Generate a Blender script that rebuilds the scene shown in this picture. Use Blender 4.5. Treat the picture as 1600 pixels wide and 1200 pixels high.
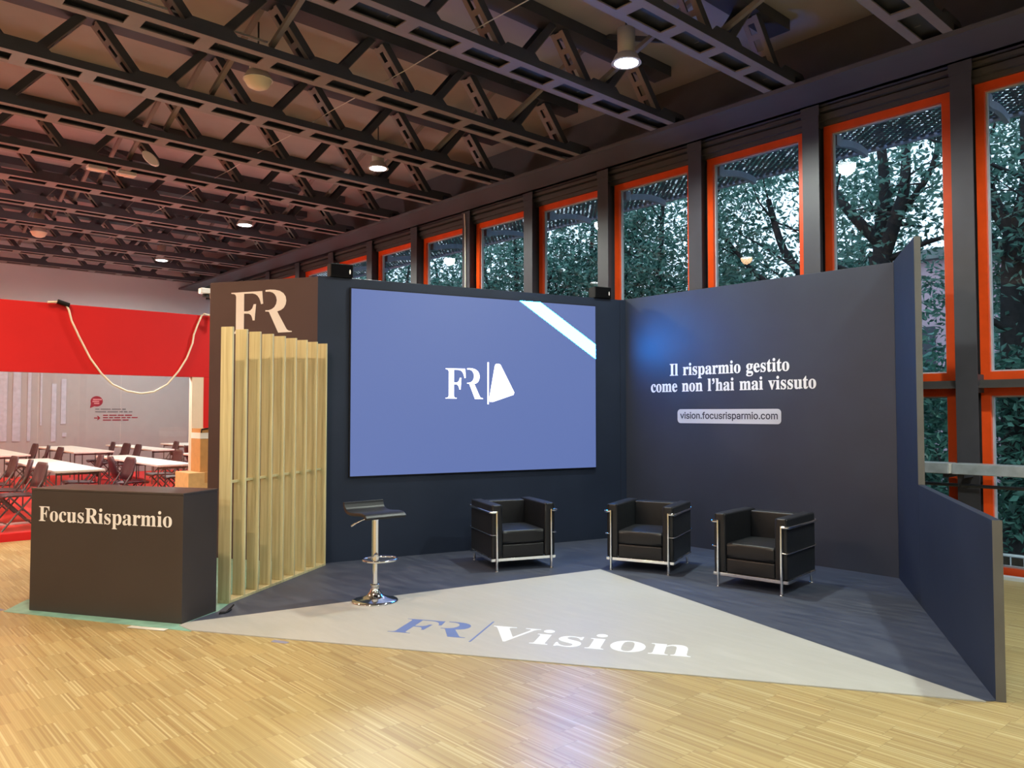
import bpy, math, random
from mathutils import Vector, Matrix
from math import sin, cos, pi, radians

# ------------------------------------------------------------------ clear, camera, world, exposure
for _o in list(bpy.data.objects):
    bpy.data.objects.remove(_o, do_unlink=True)
SC = bpy.context.scene
COL = SC.collection

cam_data = bpy.data.cameras.new('camera')
cam_data.sensor_fit = 'HORIZONTAL'
cam_data.sensor_width = 36.0
cam_data.lens = 1232.0 / 1600.0 * 36.0
cam_data.clip_end = 300
camera = bpy.data.objects.new('camera', cam_data)
COL.objects.link(camera)
camera.location = (0, 0, 1.6)
camera.rotation_euler = (radians(90 + 2.09), 0, radians(48.05))
SC.camera = camera

SC.view_settings.view_transform = 'Standard'
SC.view_settings.look = 'None'
SC.view_settings.exposure = 0.0
SC.view_settings.gamma = 1.0
SC.view_settings.use_curve_mapping = False
SC.cycles.max_bounces = 7
SC.cycles.diffuse_bounces = 4
SC.cycles.glossy_bounces = 4
SC.cycles.transparent_max_bounces = 16
SC.cycles.caustics_reflective = False
SC.cycles.caustics_refractive = False
SC.cycles.sample_clamp_indirect = 6.0

world = bpy.data.worlds.new('sky')
SC.world = world
world.use_nodes = True
wn = world.node_tree
bg = wn.nodes['Background']
tc = wn.nodes.new('ShaderNodeTexCoord')
sx = wn.nodes.new('ShaderNodeSeparateXYZ')
rp = wn.nodes.new('ShaderNodeValToRGB')
wn.links.new(tc.outputs['Generated'], sx.inputs[0])
wn.links.new(sx.outputs['Z'], rp.inputs[0])
rp.color_ramp.elements[0].position = 0.0
rp.color_ramp.elements[0].color = (0.76, 0.92, 1.08, 1)
rp.color_ramp.elements[1].position = 0.7
rp.color_ramp.elements[1].color = (0.66, 0.86, 1.12, 1)
wn.links.new(rp.outputs[0], bg.inputs['Color'])
bg.inputs['Strength'].default_value = SKY = 1.8

# power (W) of one ceiling lamp, colour of the white lamps and of the warm ones further down the hall
LAMP_W = 780.0
LAMP_COOL = (0.92, 1.0, 0.90)
LAMP_WARM = (1.0, 0.72, 0.50)
LAMP_AMBER = (1.0, 0.58, 0.32)

# ------------------------------------------------------------------ helpers
def tag(o, label=None, cat=None, group=None, kind=None):
    if label: o['label'] = label
    if cat: o['category'] = cat
    if group: o['group'] = group
    if kind: o['kind'] = kind
    return o

def thing(name, label, cat, loc=(0, 0, 0), rz=0.0, group=None):
    o = bpy.data.objects.new(name, None)
    o.empty_display_size = 0.1
    COL.objects.link(o)
    o.location = loc
    o.rotation_euler = (0, 0, rz)
    return tag(o, label, cat, group)

def dup(root, loc, rz, label=None, group=None):
    r = root.copy()
    COL.objects.link(r)
    r.location = loc
    r.rotation_euler = (0, 0, rz)
    if label: r['label'] = label
    if group: r['group'] = group
    for ch in list(root.children):
        c = ch.copy()
        if ch.type == 'LIGHT':
            c.data = ch.data
        COL.objects.link(c)
        c.parent = r
        for g in list(ch.children):
            d = g.copy()
            COL.objects.link(d)
            d.parent = c
    return r

class MB:
    """collects shapes and links them as ONE mesh object"""
    def __init__(self):
        self.v = []; self.f = []; self.s = []
    def add(self, vs, fs, smooth=False):
        n = len(self.v)
        self.v += [tuple(p) for p in vs]
        self.f += [tuple(i + n for i in f) for f in fs]
        self.s += [smooth] * len(fs)
        return self
    def box(self, x0, x1, y0, y1, z0, z1, M=None):
        vs = [Vector(p) for p in ((x0,y0,z0),(x1,y0,z0),(x1,y1,z0),(x0,y1,z0),(x0,y0,z1),(x1,y0,z1),(x1,y1,z1),(x0,y1,z1))]
        if M: vs = [M @ p for p in vs]
        return self.add(vs, [(0,3,2,1),(4,5,6,7),(0,1,5,4),(1,2,6,5),(2,3,7,6),(3,0,4,7)])
    def bar(self, p0, p1, w, h, up=(0, 0, 1)):
        """rectangular bar from p0 to p1, w across, h along up"""
        p0 = Vector(p0); p1 = Vector(p1); d = (p1 - p0).normalized()
        a = d.cross(Vector(up))
        if a.length < 1e-4: a = d.cross(Vector((1, 0, 0)))
        a.normalize(); b = a.cross(d)
        vs = []
        for p in (p0, p1):
            for sa, sb in ((-1,-1),(1,-1),(1,1),(-1,1)):
                vs.append(p + a * (sa * w / 2) + b * (sb * h / 2))
        return self.add(vs, [(0,3,2,1),(4,5,6,7),(0,1,5,4),(1,2,6,5),(2,3,7,6),(3,0,4,7)])
    def tube(self, pts, r, n=10, closed=False, cap=True):
        pts = [Vector(p) for p in pts]
        rs = r if isinstance(r, (list, tuple)) else [r] * len(pts)
        m = len(pts); vs = []; fs = []
        prev = None
        for i, p in enumerate(pts):
            if closed:
                t = pts[(i + 1) % m] - pts[i - 1]
            else:
                t = pts[min(i + 1, m - 1)] - pts[max(i - 1, 0)]
            t.normalize()
            if prev is None:
                a = t.orthogonal().normalized()
            else:
                a = (prev - t * prev.dot(t))
                if a.length < 1e-5: a = t.orthogonal()
                a.normalize()
            prev = a; b = t.cross(a)
            for k in range(n):
                w = 2 * pi * k / n
                vs.append(p + (a * cos(w) + b * sin(w)) * rs[i])
        rng = range(m if closed else m - 1)
        for i in rng:
            j = (i + 1) % m
            for k in range(n):
                l = (k + 1) % n
                fs.append((i*n+k, i*n+l, j*n+l, j*n+k))
        self.add(vs, fs, True)
        if cap and not closed:
            self.add(vs[:n], [tuple(range(n))[::-1]]); self.add(vs[-n:], [tuple(range(n))])
        return self
    def lathe(self, prof, n=28, c=(0, 0, 0), sx=1, sy=1):
        """profile of (r, z) from bottom to top, around z"""
        vs = []; fs = []
        for r, z in prof:
            for k in range(n):
                w = 2 * pi * k / n
                vs.append((c[0] + r * cos(w) * sx, c[1] + r * sin(w) * sy, c[2] + z))
        m = len(prof)
        for i in range(m - 1):
            for k in range(n):
                l = (k + 1) % n
                fs.append((i*n+k, i*n+l, (i+1)*n+l, (i+1)*n+k))
        self.add(vs, fs, True)
        if prof[0][0] > 1e-4: self.add(vs[:n], [tuple(range(n))[::-1]])
        if prof[-1][0] > 1e-4: self.add(vs[-n:], [tuple(range(n))])
        return self
    def prism(self, poly, M, t):
        """polygon in local x-y extruded t along local z, placed by M"""
        n = len(poly)
        vs = [M @ Vector((x, y, 0)) for x, y in poly] + [M @ Vector((x, y, t)) for x, y in poly]
        fs = [tuple(range(n))[::-1], tuple(range(n, 2 * n))]
        for i in range(n):
            j = (i + 1) % n
            fs.append((i, j, n + j, n + i))
        return self.add(vs, fs)
    def build(self, name, mat, parent=None, bevel=0.0, seg=2, smooth=None):
        me = bpy.data.meshes.new(name)
        me.from_pydata(self.v, [], self.f)
        me.polygons.foreach_set('use_smooth', [bool(s) if smooth is None else smooth for s in self.s])
        me.update()
        o = bpy.data.objects.new(name, me)
        COL.objects.link(o)
        if mat: me.materials.append(mat)
        if parent: o.parent = parent
        if bevel:
            b = o.modifiers.new('bevel', 'BEVEL')
            b.width = bevel; b.segments = seg; b.limit_method = 'ANGLE'; b.angle_limit = radians(40)
            b.harden_normals = True
            me.polygons.foreach_set('use_smooth', [True] * len(me.polygons))
        return o

def fix_normals(o):
    import bmesh
    bm = bmesh.new(); bm.from_mesh(o.data)
    bmesh.ops.recalc_face_normals(bm, faces=bm.faces)
    bm.to_mesh(o.data); bm.free()
    return o

def frame_matrix(origin, xdir, ydir):
    x = Vector(xdir).normalized(); y = Vector(ydir).normalized(); z = x.cross(y)
    return Matrix(((x.x, y.x, z.x, origin[0]), (x.y, y.y, z.y, origin[1]), (x.z, y.z, z.z, origin[2]), (0, 0, 0, 1)))

# ------------------------------------------------------------------ materials
def new_mat(name):
    m = bpy.data.materials.new(name)
    m.use_nodes = True
    nt = m.node_tree
    return m, nt, nt.nodes['Principled BSDF']

def pbr(name, col, rough=0.5, metal=0.0, spec=0.5, var=0.08, scale=6.0, bump=0.0, bscale=60.0, coat=0.0):
    """plain surface with a little procedural unevenness in colour and gloss"""
    m, nt, b = new_mat(name)
    N = nt.nodes.new; L = nt.links.new
    co = N('ShaderNodeTexCoord'); nz = N('ShaderNodeTexNoise')
    nz.inputs['Scale'].default_value = scale; nz.inputs['Detail'].default_value = 4
    L(co.outputs['Object'], nz.inputs['Vector'])
    r = N('ShaderNodeValToRGB')
    r.color_ramp.elements[0].color = tuple(c * (1 - var) for c in col) + (1,)
    r.color_ramp.elements[1].color = tuple(min(1, c * (1 + var)) for c in col) + (1,)
    r.color_ramp.elements[0].position = 0.3; r.color_ramp.elements[1].position = 0.7
    L(nz.outputs['Fac'], r.inputs[0]); L(r.outputs[0], b.inputs['Base Color'])
    mr = N('ShaderNodeMapRange')
    mr.inputs['To Min'].default_value = max(0.0, rough * 0.9); mr.inputs['To Max'].default_value = min(1.0, rough * 1.1)
    L(nz.outputs['Fac'], mr.inputs['Value']); L(mr.outputs[0], b.inputs['Roughness'])
    b.inputs['Metallic'].default_value = metal
    b.inputs['Specular IOR Level'].default_value = spec
    b.inputs['Coat Weight'].default_value = coat
    if bump:
        n2 = N('ShaderNodeTexNoise'); n2.inputs['Scale'].default_value = bscale; n2.inputs['Detail'].default_value = 3
        L(co.outputs['Object'], n2.inputs['Vector'])
        bp = N('ShaderNodeBump'); bp.inputs['Strength'].default_value = bump; bp.inputs['Distance'].default_value = 0.01
        L(n2.outputs['Fac'], bp.inputs['Height']); L(bp.outputs[0], b.inputs['Normal'])
    return m

def emit(name, col, strength):
    m, nt, b = new_mat(name)
    b.inputs['Base Color'].default_value = (0.02, 0.02, 0.02, 1)
    b.inputs['Emission Color'].default_value = tuple(col) + (1,)
    b.inputs['Emission Strength'].default_value = strength
    b.inputs['Roughness'].default_value = 0.4
    return m

def glass_mat(name, f0=0.04, tint=(0.93, 0.97, 0.97)):
    """clear sheet: see-through, mirroring more at a shallow angle, alike from both faces"""
    m = bpy.data.materials.new(name); m.use_nodes = True
    nt = m.node_tree; nt.nodes.clear()
    N = nt.nodes.new; L = nt.links.new
    o = N('ShaderNodeOutputMaterial'); mx = N('ShaderNodeMixShader')
    t = N('ShaderNodeBsdfTransparent'); g = N('ShaderNodeBsdfGlossy'); f = N('ShaderNodeLayerWeight')
    t.inputs['Color'].default_value = tint + (1,)
    g.inputs['Roughness'].default_value = 0.0
    f.inputs['Blend'].default_value = 0.5
    pw = N('ShaderNodeMath'); pw.operation = 'POWER'; pw.inputs[1].default_value = 4.5
    ml = N('ShaderNodeMath'); ml.operation = 'MULTIPLY_ADD'; ml.inputs[1].default_value = 0.85; ml.inputs[2].default_value = f0
    L(f.outputs['Facing'], pw.inputs[0]); L(pw.outputs[0], ml.inputs[0])
    L(ml.outputs[0], mx.inputs[0]); L(t.outputs[0], mx.inputs[1]); L(g.outputs[0], mx.inputs[2]); L(mx.outputs[0], o.inputs[0])
    return m

def parquet():
    m, nt, b = new_mat('oak_strip_parquet')
    N = nt.nodes.new; L = nt.links.new
    def math_(op, a, c=None):
        n = N('ShaderNodeMath'); n.operation = op
        for i, x in enumerate((a, c)):
            if x is None: continue
            if isinstance(x, (int, float)): n.inputs[i].default_value = x
            else: L(x, n.inputs[i])
        return n.outputs[0]
    co = N('ShaderNodeTexCoord'); sp = N('ShaderNodeSeparateXYZ')
    L(co.outputs['Object'], sp.inputs[0])
    X, Y = sp.outputs['X'], sp.outputs['Y']
    SW, BL, BW = 0.0105, 0.32, 0.168                     # strip width, block length and block width in metres
    brow = math_('FLOOR', math_('DIVIDE', Y, BW))
    w0 = N('ShaderNodeTexWhiteNoise'); w0.noise_dimensions = '1D'; L(brow, w0.inputs['W'])
    xs = math_('ADD', math_('DIVIDE', X, BL), math_('MULTIPLY', w0.outputs['Value'], 1.0))
    u = math_('FLOOR', xs); v = math_('FLOOR', math_('DIVIDE', Y, SW))
    cb = N('ShaderNodeCombineXYZ'); L(u, cb.inputs[0]); L(v, cb.inputs[1])
    w1 = N('ShaderNodeTexWhiteNoise'); w1.noise_dimensions = '2D'; L(cb.outputs[0], w1.inputs['Vector'])
    cr = N('ShaderNodeValToRGB'); e = cr.color_ramp.elements
    e[0].position = 0.0; e[0].color = (0.32, 0.222, 0.095, 1)
    e[1].position = 1.0; e[1].color = (0.52, 0.445, 0.235, 1)
    a = e.new(0.25); a.color = (0.375, 0.28, 0.122, 1)
    a = e.new(0.85); a.color = (0.42, 0.33, 0.15, 1)
    L(w1.outputs['Value'], cr.inputs[0])
    # block to block tone
    cb2 = N('ShaderNodeCombineXYZ'); L(u, cb2.inputs[0]); L(brow, cb2.inputs[1])
    w2 = N('ShaderNodeTexWhiteNoise'); w2.noise_dimensions = '2D'; L(cb2.outputs[0], w2.inputs['Vector'])
    # grain
    mp = N('ShaderNodeMapping'); mp.inputs['Scale'].default_value = (6, 160, 1); L(co.outputs['Object'], mp.inputs[0])
    gn = N('ShaderNodeTexNoise'); gn.inputs['Scale'].default_value = 1.0; gn.inputs['Detail'].default_value = 5; L(mp.outputs[0], gn.inputs['Vector'])
    # worn patches
    pn = N('ShaderNodeTexNoise'); pn.inputs['Scale'].default_value = 0.9; pn.inputs['Detail'].default_value = 5; L(co.outputs['Object'], pn.inputs['Vector'])
    k = math_('ADD', math_('MULTIPLY', w2.outputs['Value'], 0.14), math_('ADD', math_('MULTIPLY', gn.outputs['Fac'], 0.16), math_('ADD', math_('MULTIPLY', pn.outputs['Fac'], 0.16), 0.77)))
    # joints between strips (fine) and at block ends
    fy = math_('FRACT', math_('DIVIDE', Y, SW)); fx = math_('FRACT', xs)
    jy = math_('LESS_THAN', fy, 0.07); jx = math_('LESS_THAN', fx, 0.008)
    j = math_('SUBTRACT', 1.0, math_('MULTIPLY', math_('MAXIMUM', jy, jx), 0.30))
    vm = N('ShaderNodeVectorMath'); vm.operation = 'SCALE'; L(cr.outputs[0], vm.inputs[0]); L(math_('MULTIPLY', k, j), vm.inputs['Scale'])
    L(vm.outputs[0], b.inputs['Base Color'])
    L(math_('ADD', 0.22, math_('MULTIPLY', gn.outputs['Fac'], 0.22)), b.inputs['Roughness'])
    b.inputs['Specular IOR Level'].default_value = 0.36
    bp = N('ShaderNodeBump'); bp.inputs['Strength'].default_value = 0.12; bp.inputs['Distance'].default_value = 0.002
    L(math_('ADD', w1.outputs['Value'], j), bp.inputs['Height']); L(bp.outputs[0], b.inputs['Normal'])
    return m

def pine(name='pine_board'):
    m, nt, b = new_mat(name)
    N = nt.nodes.new; L = nt.links.new
    co = N('ShaderNodeTexCoord'); ob = N('ShaderNodeObjectInfo')
    ad = N('ShaderNodeVectorMath'); ad.operation = 'ADD'
    sc = N('ShaderNodeVectorMath'); sc.operation = 'SCALE'; sc.inputs['Scale'].default_value = 40
    cb = N('ShaderNodeCombineXYZ'); L(ob.outputs['Random'], cb.inputs[0]); L(ob.outputs['Random'], cb.inputs[2])
    L(cb.outputs[0], sc.inputs[0]); L(co.outputs['Object'], ad.inputs[0]); L(sc.outputs[0], ad.inputs[1])
    mp = N('ShaderNodeMapping'); mp.inputs['Scale'].default_value = (22, 22, 0.8); L(ad.outputs[0], mp.inputs[0])
    nz = N('ShaderNodeTexNoise'); nz.inputs['Scale'].default_value = 1.6; nz.inputs['Detail'].default_value = 6; nz.inputs['Distortion'].default_value = 0.6
    L(mp.outputs[0], nz.inputs['Vector'])
    r = N('ShaderNodeValToRGB'); e = r.color_ramp.elements
    e[0].position = 0.3; e[0].color = (0.48, 0.40, 0.20, 1)
    e[1].position = 0.7; e[1].color = (0.65, 0.58, 0.325, 1)
    L(nz.outputs['Fac'], r.inputs[0]); L(r.outputs[0], b.inputs['Base Color'])
    b.inputs['Roughness'].default_value = 0.55
    return m

def vinyl(name, col, scuff):
    m, nt, b = new_mat(name)
    N = nt.nodes.new; L = nt.links.new
    co = N('ShaderNodeTexCoord')
    mp = N('ShaderNodeMapping'); mp.inputs['Scale'].default_value = (1.2, 6, 1); mp.inputs['Rotation'].default_value = (0, 0, 0.6); L(co.outputs['Object'], mp.inputs[0])
    nz = N('ShaderNodeTexNoise'); nz.inputs['Scale'].default_value = 2.2; nz.inputs['Detail'].default_value = 8; nz.inputs['Roughness'].default_value = 0.65
    L(mp.outputs[0], nz.inputs['Vector'])
    r = N('ShaderNodeValToRGB'); e = r.color_ramp.elements
    e[0].position = 0.42; e[0].color = tuple(col) + (1,)
    e[1].position = 0.78; e[1].color = tuple(scuff) + (1,)
    L(nz.outputs['Fac'], r.inputs[0]); L(r.outputs[0], b.inputs['Base Color'])
    mr = N('ShaderNodeMapRange'); mr.inputs['To Min'].default_value = 0.38; mr.inputs['To Max'].default_value = 0.62
    L(nz.outputs['Fac'], mr.inputs['Value']); L(mr.outputs[0], b.inputs['Roughness'])
    b.inputs['Specular IOR Level'].default_value = 0.4
    return m

def perforated(name, col, pitch=0.10, thr=0.46):
    m, nt, b = new_mat(name)
    N = nt.nodes.new; L = nt.links.new
    co = N('ShaderNodeTexCoord'); sp = N('ShaderNodeSeparateXYZ'); L(co.outputs['Object'], sp.inputs[0])
    def math_(op, a, c=None):
        n = N('ShaderNodeMath'); n.operation = op
        for i, x in enumerate((a, c)):
            if x is None: continue
            if isinstance(x, (int, float)): n.inputs[i].default_value = x
            else: L(x, n.inputs[i])
        return n.outputs[0]
    s = math_('MULTIPLY', math_('ADD', sp.outputs['X'], sp.outputs['Y']), pi / pitch)
    d = math_('MULTIPLY', math_('SUBTRACT', sp.outputs['X'], sp.outputs['Y']), pi / pitch)
    h = math_('MULTIPLY', math_('ABSOLUTE', math_('SINE', s)), math_('ABSOLUTE', math_('SINE', d)))
    hole = math_('GREATER_THAN', h, thr)
    b.inputs['Base Color'].default_value = tuple(col) + (1,)
    b.inputs['Roughness'].default_value = 0.6
    t = N('ShaderNodeBsdfTransparent'); mx = N('ShaderNodeMixShader')
    L(hole, mx.inputs[0]); L(b.outputs[0], mx.inputs[1]); L(t.outputs[0], mx.inputs[2])
    L(mx.outputs[0], nt.nodes['Material Output'].inputs[0])
    return m

def leaf_mat(name, dark, light):
    m, nt, b = new_mat(name)
    N = nt.nodes.new; L = nt.links.new
    g = N('ShaderNodeNewGeometry')
    r = N('ShaderNodeValToRGB'); e = r.color_ramp.elements
    e[0].color = tuple(dark) + (1,); e[1].color = tuple(light) + (1,)
    L(g.outputs['Random Per Island'], r.inputs[0]); L(r.outputs[0], b.inputs['Base Color'])
    b.inputs['Roughness'].default_value = 0.35
    tl = N('ShaderNodeBsdfTranslucent'); L(r.outputs[0], tl.inputs['Color'])
    mx = N('ShaderNodeMixShader'); mx.inputs[0].default_value = 0.35
    L(b.outputs[0], mx.inputs[1]); L(tl.outputs[0], mx.inputs[2]); L(mx.outputs[0], nt.nodes['Material Output'].inputs[0])
    return m

M = {}
M['parquet'] = parquet()
M['pine'] = pine()
M['stage_paint'] = pbr('charcoal_satin_paint', (0.025, 0.031, 0.050), 0.50, spec=0.5, var=0.10, scale=2.0, bump=0.02, bscale=25)
M['stage_edge'] = pbr('raw_dark_board_edge', (0.10, 0.095, 0.09), 0.6)
M['screen_paint'] = pbr('shaded_satin_paint', (0.014, 0.021, 0.041), 0.50, spec=0.28, var=0.10, scale=2.0, bump=0.02, bscale=25)  # darker copy of the slogan wall paint, shade put into the colour
M['logo_paint'] = pbr('warm_lit_satin_paint', (0.060, 0.036, 0.039), 0.42, spec=0.5, var=0.08, scale=2.0)  # warm light on the logo wall put into its neutral black colour
M['counter_paint'] = pbr('charcoal_counter_paint', (0.042, 0.033, 0.031), 0.40, spec=0.5, var=0.08, scale=2.0)
M['white_vinyl'] = pbr('white_lettering_vinyl', (0.80, 0.79, 0.79), 0.5, var=0.02)
M['label_grey'] = pbr('pale_grey_label', (0.50, 0.50, 0.54), 0.5, var=0.02)
M['ink'] = pbr('dark_ink', (0.025, 0.024, 0.04), 0.5, var=0.02)
M['mat_dark'] = vinyl('slate_stage_vinyl', (0.042, 0.051, 0.082), (0.085, 0.098, 0.132))
M['mat_grey'] = vinyl('warm_grey_stage_vinyl', (0.40, 0.40, 0.37), (0.45, 0.45, 0.42))
M['floor_white'] = pbr('white_floor_lettering', (0.78, 0.83, 0.86), 0.45, var=0.03)
M['floor_blue'] = pbr('blue_floor_logo', (0.13, 0.19, 0.42), 0.45, var=0.05)
M['mint'] = pbr('mint_floor_film', (0.22, 0.44, 0.36), 0.4, var=0.22, scale=7.0)
M['tape'] = pbr('white_tape', (0.66, 0.66, 0.60), 0.5)
M['blue_tape'] = pbr('blue_grey_tape', (0.25, 0.26, 0.38), 0.5)
M['leather'] = pbr('black_leather', (0.006, 0.006, 0.008), 0.42, spec=0.40, var=0.2, scale=5, bump=0.10, bscale=18)
_b = M['leather'].node_tree.nodes['Principled BSDF']      # bluish sheen put in for the seat highlights at a shallow angle
_b.inputs['Sheen Weight'].default_value = 0.05; _b.inputs['Sheen Roughness'].default_value = 0.35; _b.inputs['Sheen Tint'].default_value = (0.75, 0.9, 1.0, 1)
M['chrome'] = pbr('polished_chrome', (0.82, 0.82, 0.82), 0.09, metal=1.0, var=0.02)
M['black_plastic'] = pbr('black_plastic', (0.008, 0.008, 0.010), 0.6, spec=0.25)
M['steel_dark'] = pbr('dark_and_shaded_steel', (0.050, 0.053, 0.070), 0.55, var=0.12, scale=3.0)  # truss sides: shade put into the colour of the same steel; also dark fittings
M['steel_mid'] = pbr('taupe_painted_steel', (0.225, 0.188, 0.182), 0.6, var=0.12, scale=3.0)
M['deck'] = pbr('grey_roof_deck', (0.38, 0.335, 0.345), 0.8, var=0.08, scale=1.5)
M['frame_orange'] = pbr('orange_red_window_paint', (0.80, 0.075, 0.008), 0.35, var=0.08)
M['post'] = pbr('grey_brown_painted_post', (0.050, 0.047, 0.058), 0.5, var=0.08)
M['eave'] = pbr('grey_painted_beam', (0.085, 0.080, 0.096), 0.5, var=0.08)
M['bead'] = pbr('pale_glazing_bead', (0.42, 0.45, 0.52), 0.4)
M['header'] = pbr('dark_header_panel', (0.060, 0.052, 0.052), 0.6, var=0.1)
M['grille'] = pbr('black_grille_cloth', (0.004, 0.004, 0.005), 0.9, spec=0.05)
M['galv'] = pbr('brushed_galvanised_steel', (0.46, 0.50, 0.55), 0.35, metal=0.35, var=0.18, scale=9)
M['sill'] = pbr('pale_stone_sill', (0.55, 0.58, 0.62), 0.5)
M['glass'] = glass_mat('window_glass')
M['booth_glass'] = glass_mat('booth_glass', 0.03, (0.95, 0.95, 0.96))
M['wall_grey'] = pbr('pale_grey_wall', (0.74, 0.72, 0.78), 0.8, var=0.03, scale=1.0)
M['hall_wall'] = pbr('hall_wall_paint', (0.36, 0.33, 0.31), 0.8, var=0.05, scale=1.0)
M['red'] = pbr('bright_red_panel', (0.56, 0.012, 0.014), 0.55, spec=0.25, var=0.04, scale=1.5)
M['red_carpet'] = pbr('red_carpet', (0.62, 0.025, 0.025), 0.9, var=0.12, scale=40, bump=0.2, bscale=300)
M['cream'] = pbr('cream_panel', (0.72, 0.60, 0.48), 0.7, var=0.03)
M['booth_back'] = pbr('grey_booth_panel', (0.36, 0.35, 0.37), 0.7, var=0.03)
M['reflection_strip'] = pbr('pale_reflection', (0.43, 0.46, 0.58), 0.6, var=0.1, scale=10)
M['table_white'] = pbr('white_laminate', (0.80, 0.80, 0.77), 0.35, var=0.03)
M['plum'] = pbr('plum_plastic', (0.060, 0.020, 0.028), 0.4, var=0.1)
M['tube_grey'] = pbr('dark_grey_tube', (0.10, 0.085, 0.085), 0.4, metal=0.3)
M['carton'] = pbr('brown_cardboard', (0.48, 0.25, 0.085), 0.8, var=0.1, scale=12)
M['carton_light'] = pbr('light_cardboard', (0.60, 0.38, 0.17), 0.8, var=0.1, scale=12)
M['white_paint'] = pbr('white_plastic', (0.75, 0.73, 0.71), 0.45, var=0.03)
M['lamp_body'] = pbr('grey_lamp_housing', (0.55, 0.52, 0.49), 0.45, var=0.05)
M['lamp_off'] = pbr('unlit_cream_diffuser', (0.80, 0.68, 0.50), 0.4, var=0.03)
M['lamp_on'] = emit('lit_lamp_diffuser', (0.93, 0.97, 1.0), 14.0)
M['lamp_off_screen'] = M['lamp_on']
M['cable_white'] = pbr('white_cable', (0.80, 0.74, 0.62), 0.5)
M['wire'] = pbr('pale_wire', (0.55, 0.52, 0.50), 0.5)
M['awning'] = perforated('perforated_awning_sheet', (0.10, 0.12, 0.17))
M['awning_arm'] = pbr('blue_grey_awning_arm', (0.30, 0.37, 0.52), 0.5)
M['bark'] = pbr('dark_bark', (0.030, 0.028, 0.032), 0.85, var=0.35, scale=14, bump=0.6, bscale=30)
M['leaf'] = [leaf_mat('teal_green_leaf', (0.022, 0.10, 0.085), (0.22, 0.45, 0.37)),
             leaf_mat('dark_green_leaf', (0.014, 0.07, 0.06), (0.13, 0.33, 0.27)),
             leaf_mat('grey_green_leaf', (0.03, 0.12, 0.10), (0.26, 0.50, 0.42))]
M['ground'] = pbr('grey_paving', (0.17, 0.19, 0.19), 0.9, var=0.2, scale=3)
M['barrier'] = pbr('zinc_barrier', (0.42, 0.45, 0.48), 0.45, metal=0.5)
M['pink_render'] = pbr('pink_render', (0.52, 0.36, 0.42), 0.9, var=0.05)
M['screen'] = emit('lit_blue_screen', (0.108, 0.165, 0.425), 1.0)
M['screen_logo'] = emit('lit_white_logo', (1.0, 1.0, 1.25), 3.0)
M['screen_stripe'] = emit('lit_white_stripe', (0.008, 0.24, 0.95), 115.0)

# ------------------------------------------------------------------ room shell
P = 1.595                        # bay of the windows, posts and trusses
YW = 8.78                        # plane of the window frames
XL, XR, YB = -23.2, 9.0, -4.6    # ends of the hall, wall behind the camera
def struct(name, mb, m, parent=None, **k):
    o = mb.build(name, m, parent, **k)
    if parent is None: o['kind'] = 'structure'
    return o

struct('floor', MB().box(XL - .2, XR + .2, YB - .2, 8.92, -0.12, 0.0), M['parquet'])
struct('ceiling', MB().box(XL - .2, XR + .2, YB - .2, 9.0, 5.93, 6.05), M['deck'])
struct('wall_left', MB().box(XL - .2, XL, YB - .2, 9.0, 0.0, 5.93), M['wall_grey'])
struct('wall_right', MB().box(XR, XR + .2, YB - .2, 9.0, 0.0, 5.93), M['hall_wall'])
struct('wall_back', MB().box(XL, XR, YB - .2, YB, 0.0, 5.93), M['hall_wall'])

# window wall: eave beam, dark strip above it, header panels with a roller housing, transom and sill
struct('trim_1', MB().box(XL, XR, 7.95, 8.62, 5.14, 5.19).box(XL, XR, 8.55, 8.92, 5.14, 5.93), M['eave'])
hd = MB()
hd.box(XL, XR, 8.74, 8.88, 4.93, 5.14)
hd.box(XL, XR, 8.69, 8.74, 4.98, 5.05)
hd.box(XL, XR, 8.66, 8.74, 5.075, 5.12)
struct('wall_window', hd, M['header'])
struct('trim_2', MB().box(XL, XR, 8.66, 8.84, 1.855, 1.925).box(XL, XR, 8.62, 8.66, 1.845, 1.87), M['header'])
struct('trim_3', MB().box(XL, XR, 8.60, 8.70, 0.0, 0.03), M['sill'])

ORD = ['first', 'second', 'third', 'fourth', 'fifth', 'sixth', 'seventh', 'eighth', 'ninth', 'tenth', 'eleventh', 'twelfth', 'thirteenth', 'fourteenth', 'fifteenth']

def frame_mb(x0, x1, z0, z1, y0, y1, w):
    m = MB()
    m.box(x0, x1, y0, y1, z1 - w, z1); m.box(x0, x1, y0, y1, z0, z0 + w)
    m.box(x0, x0 + w, y0, y1, z0 + w, z1 - w); m.box(x1 - w, x1, y0, y1, z0 + w, z1 - w)
    return m
def bead_mb(x0, x1, z0, z1, y0, y1, w):
    m = MB(); b = w + 0.016
    m.box(x0 + w, x1 - w, y0 + .03, y1, z1 - b, z1 - w); m.box(x0 + w, x1 - w, y0 + .03, y1, z0 + w, z0 + b)
    m.box(x0 + w, x0 + b, y0 + .03, y1, z0 + b, z1 - b); m.box(x1 - b, x1 - w, y0 + .03, y1, z0 + b, z1 - b)
    return m

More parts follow.
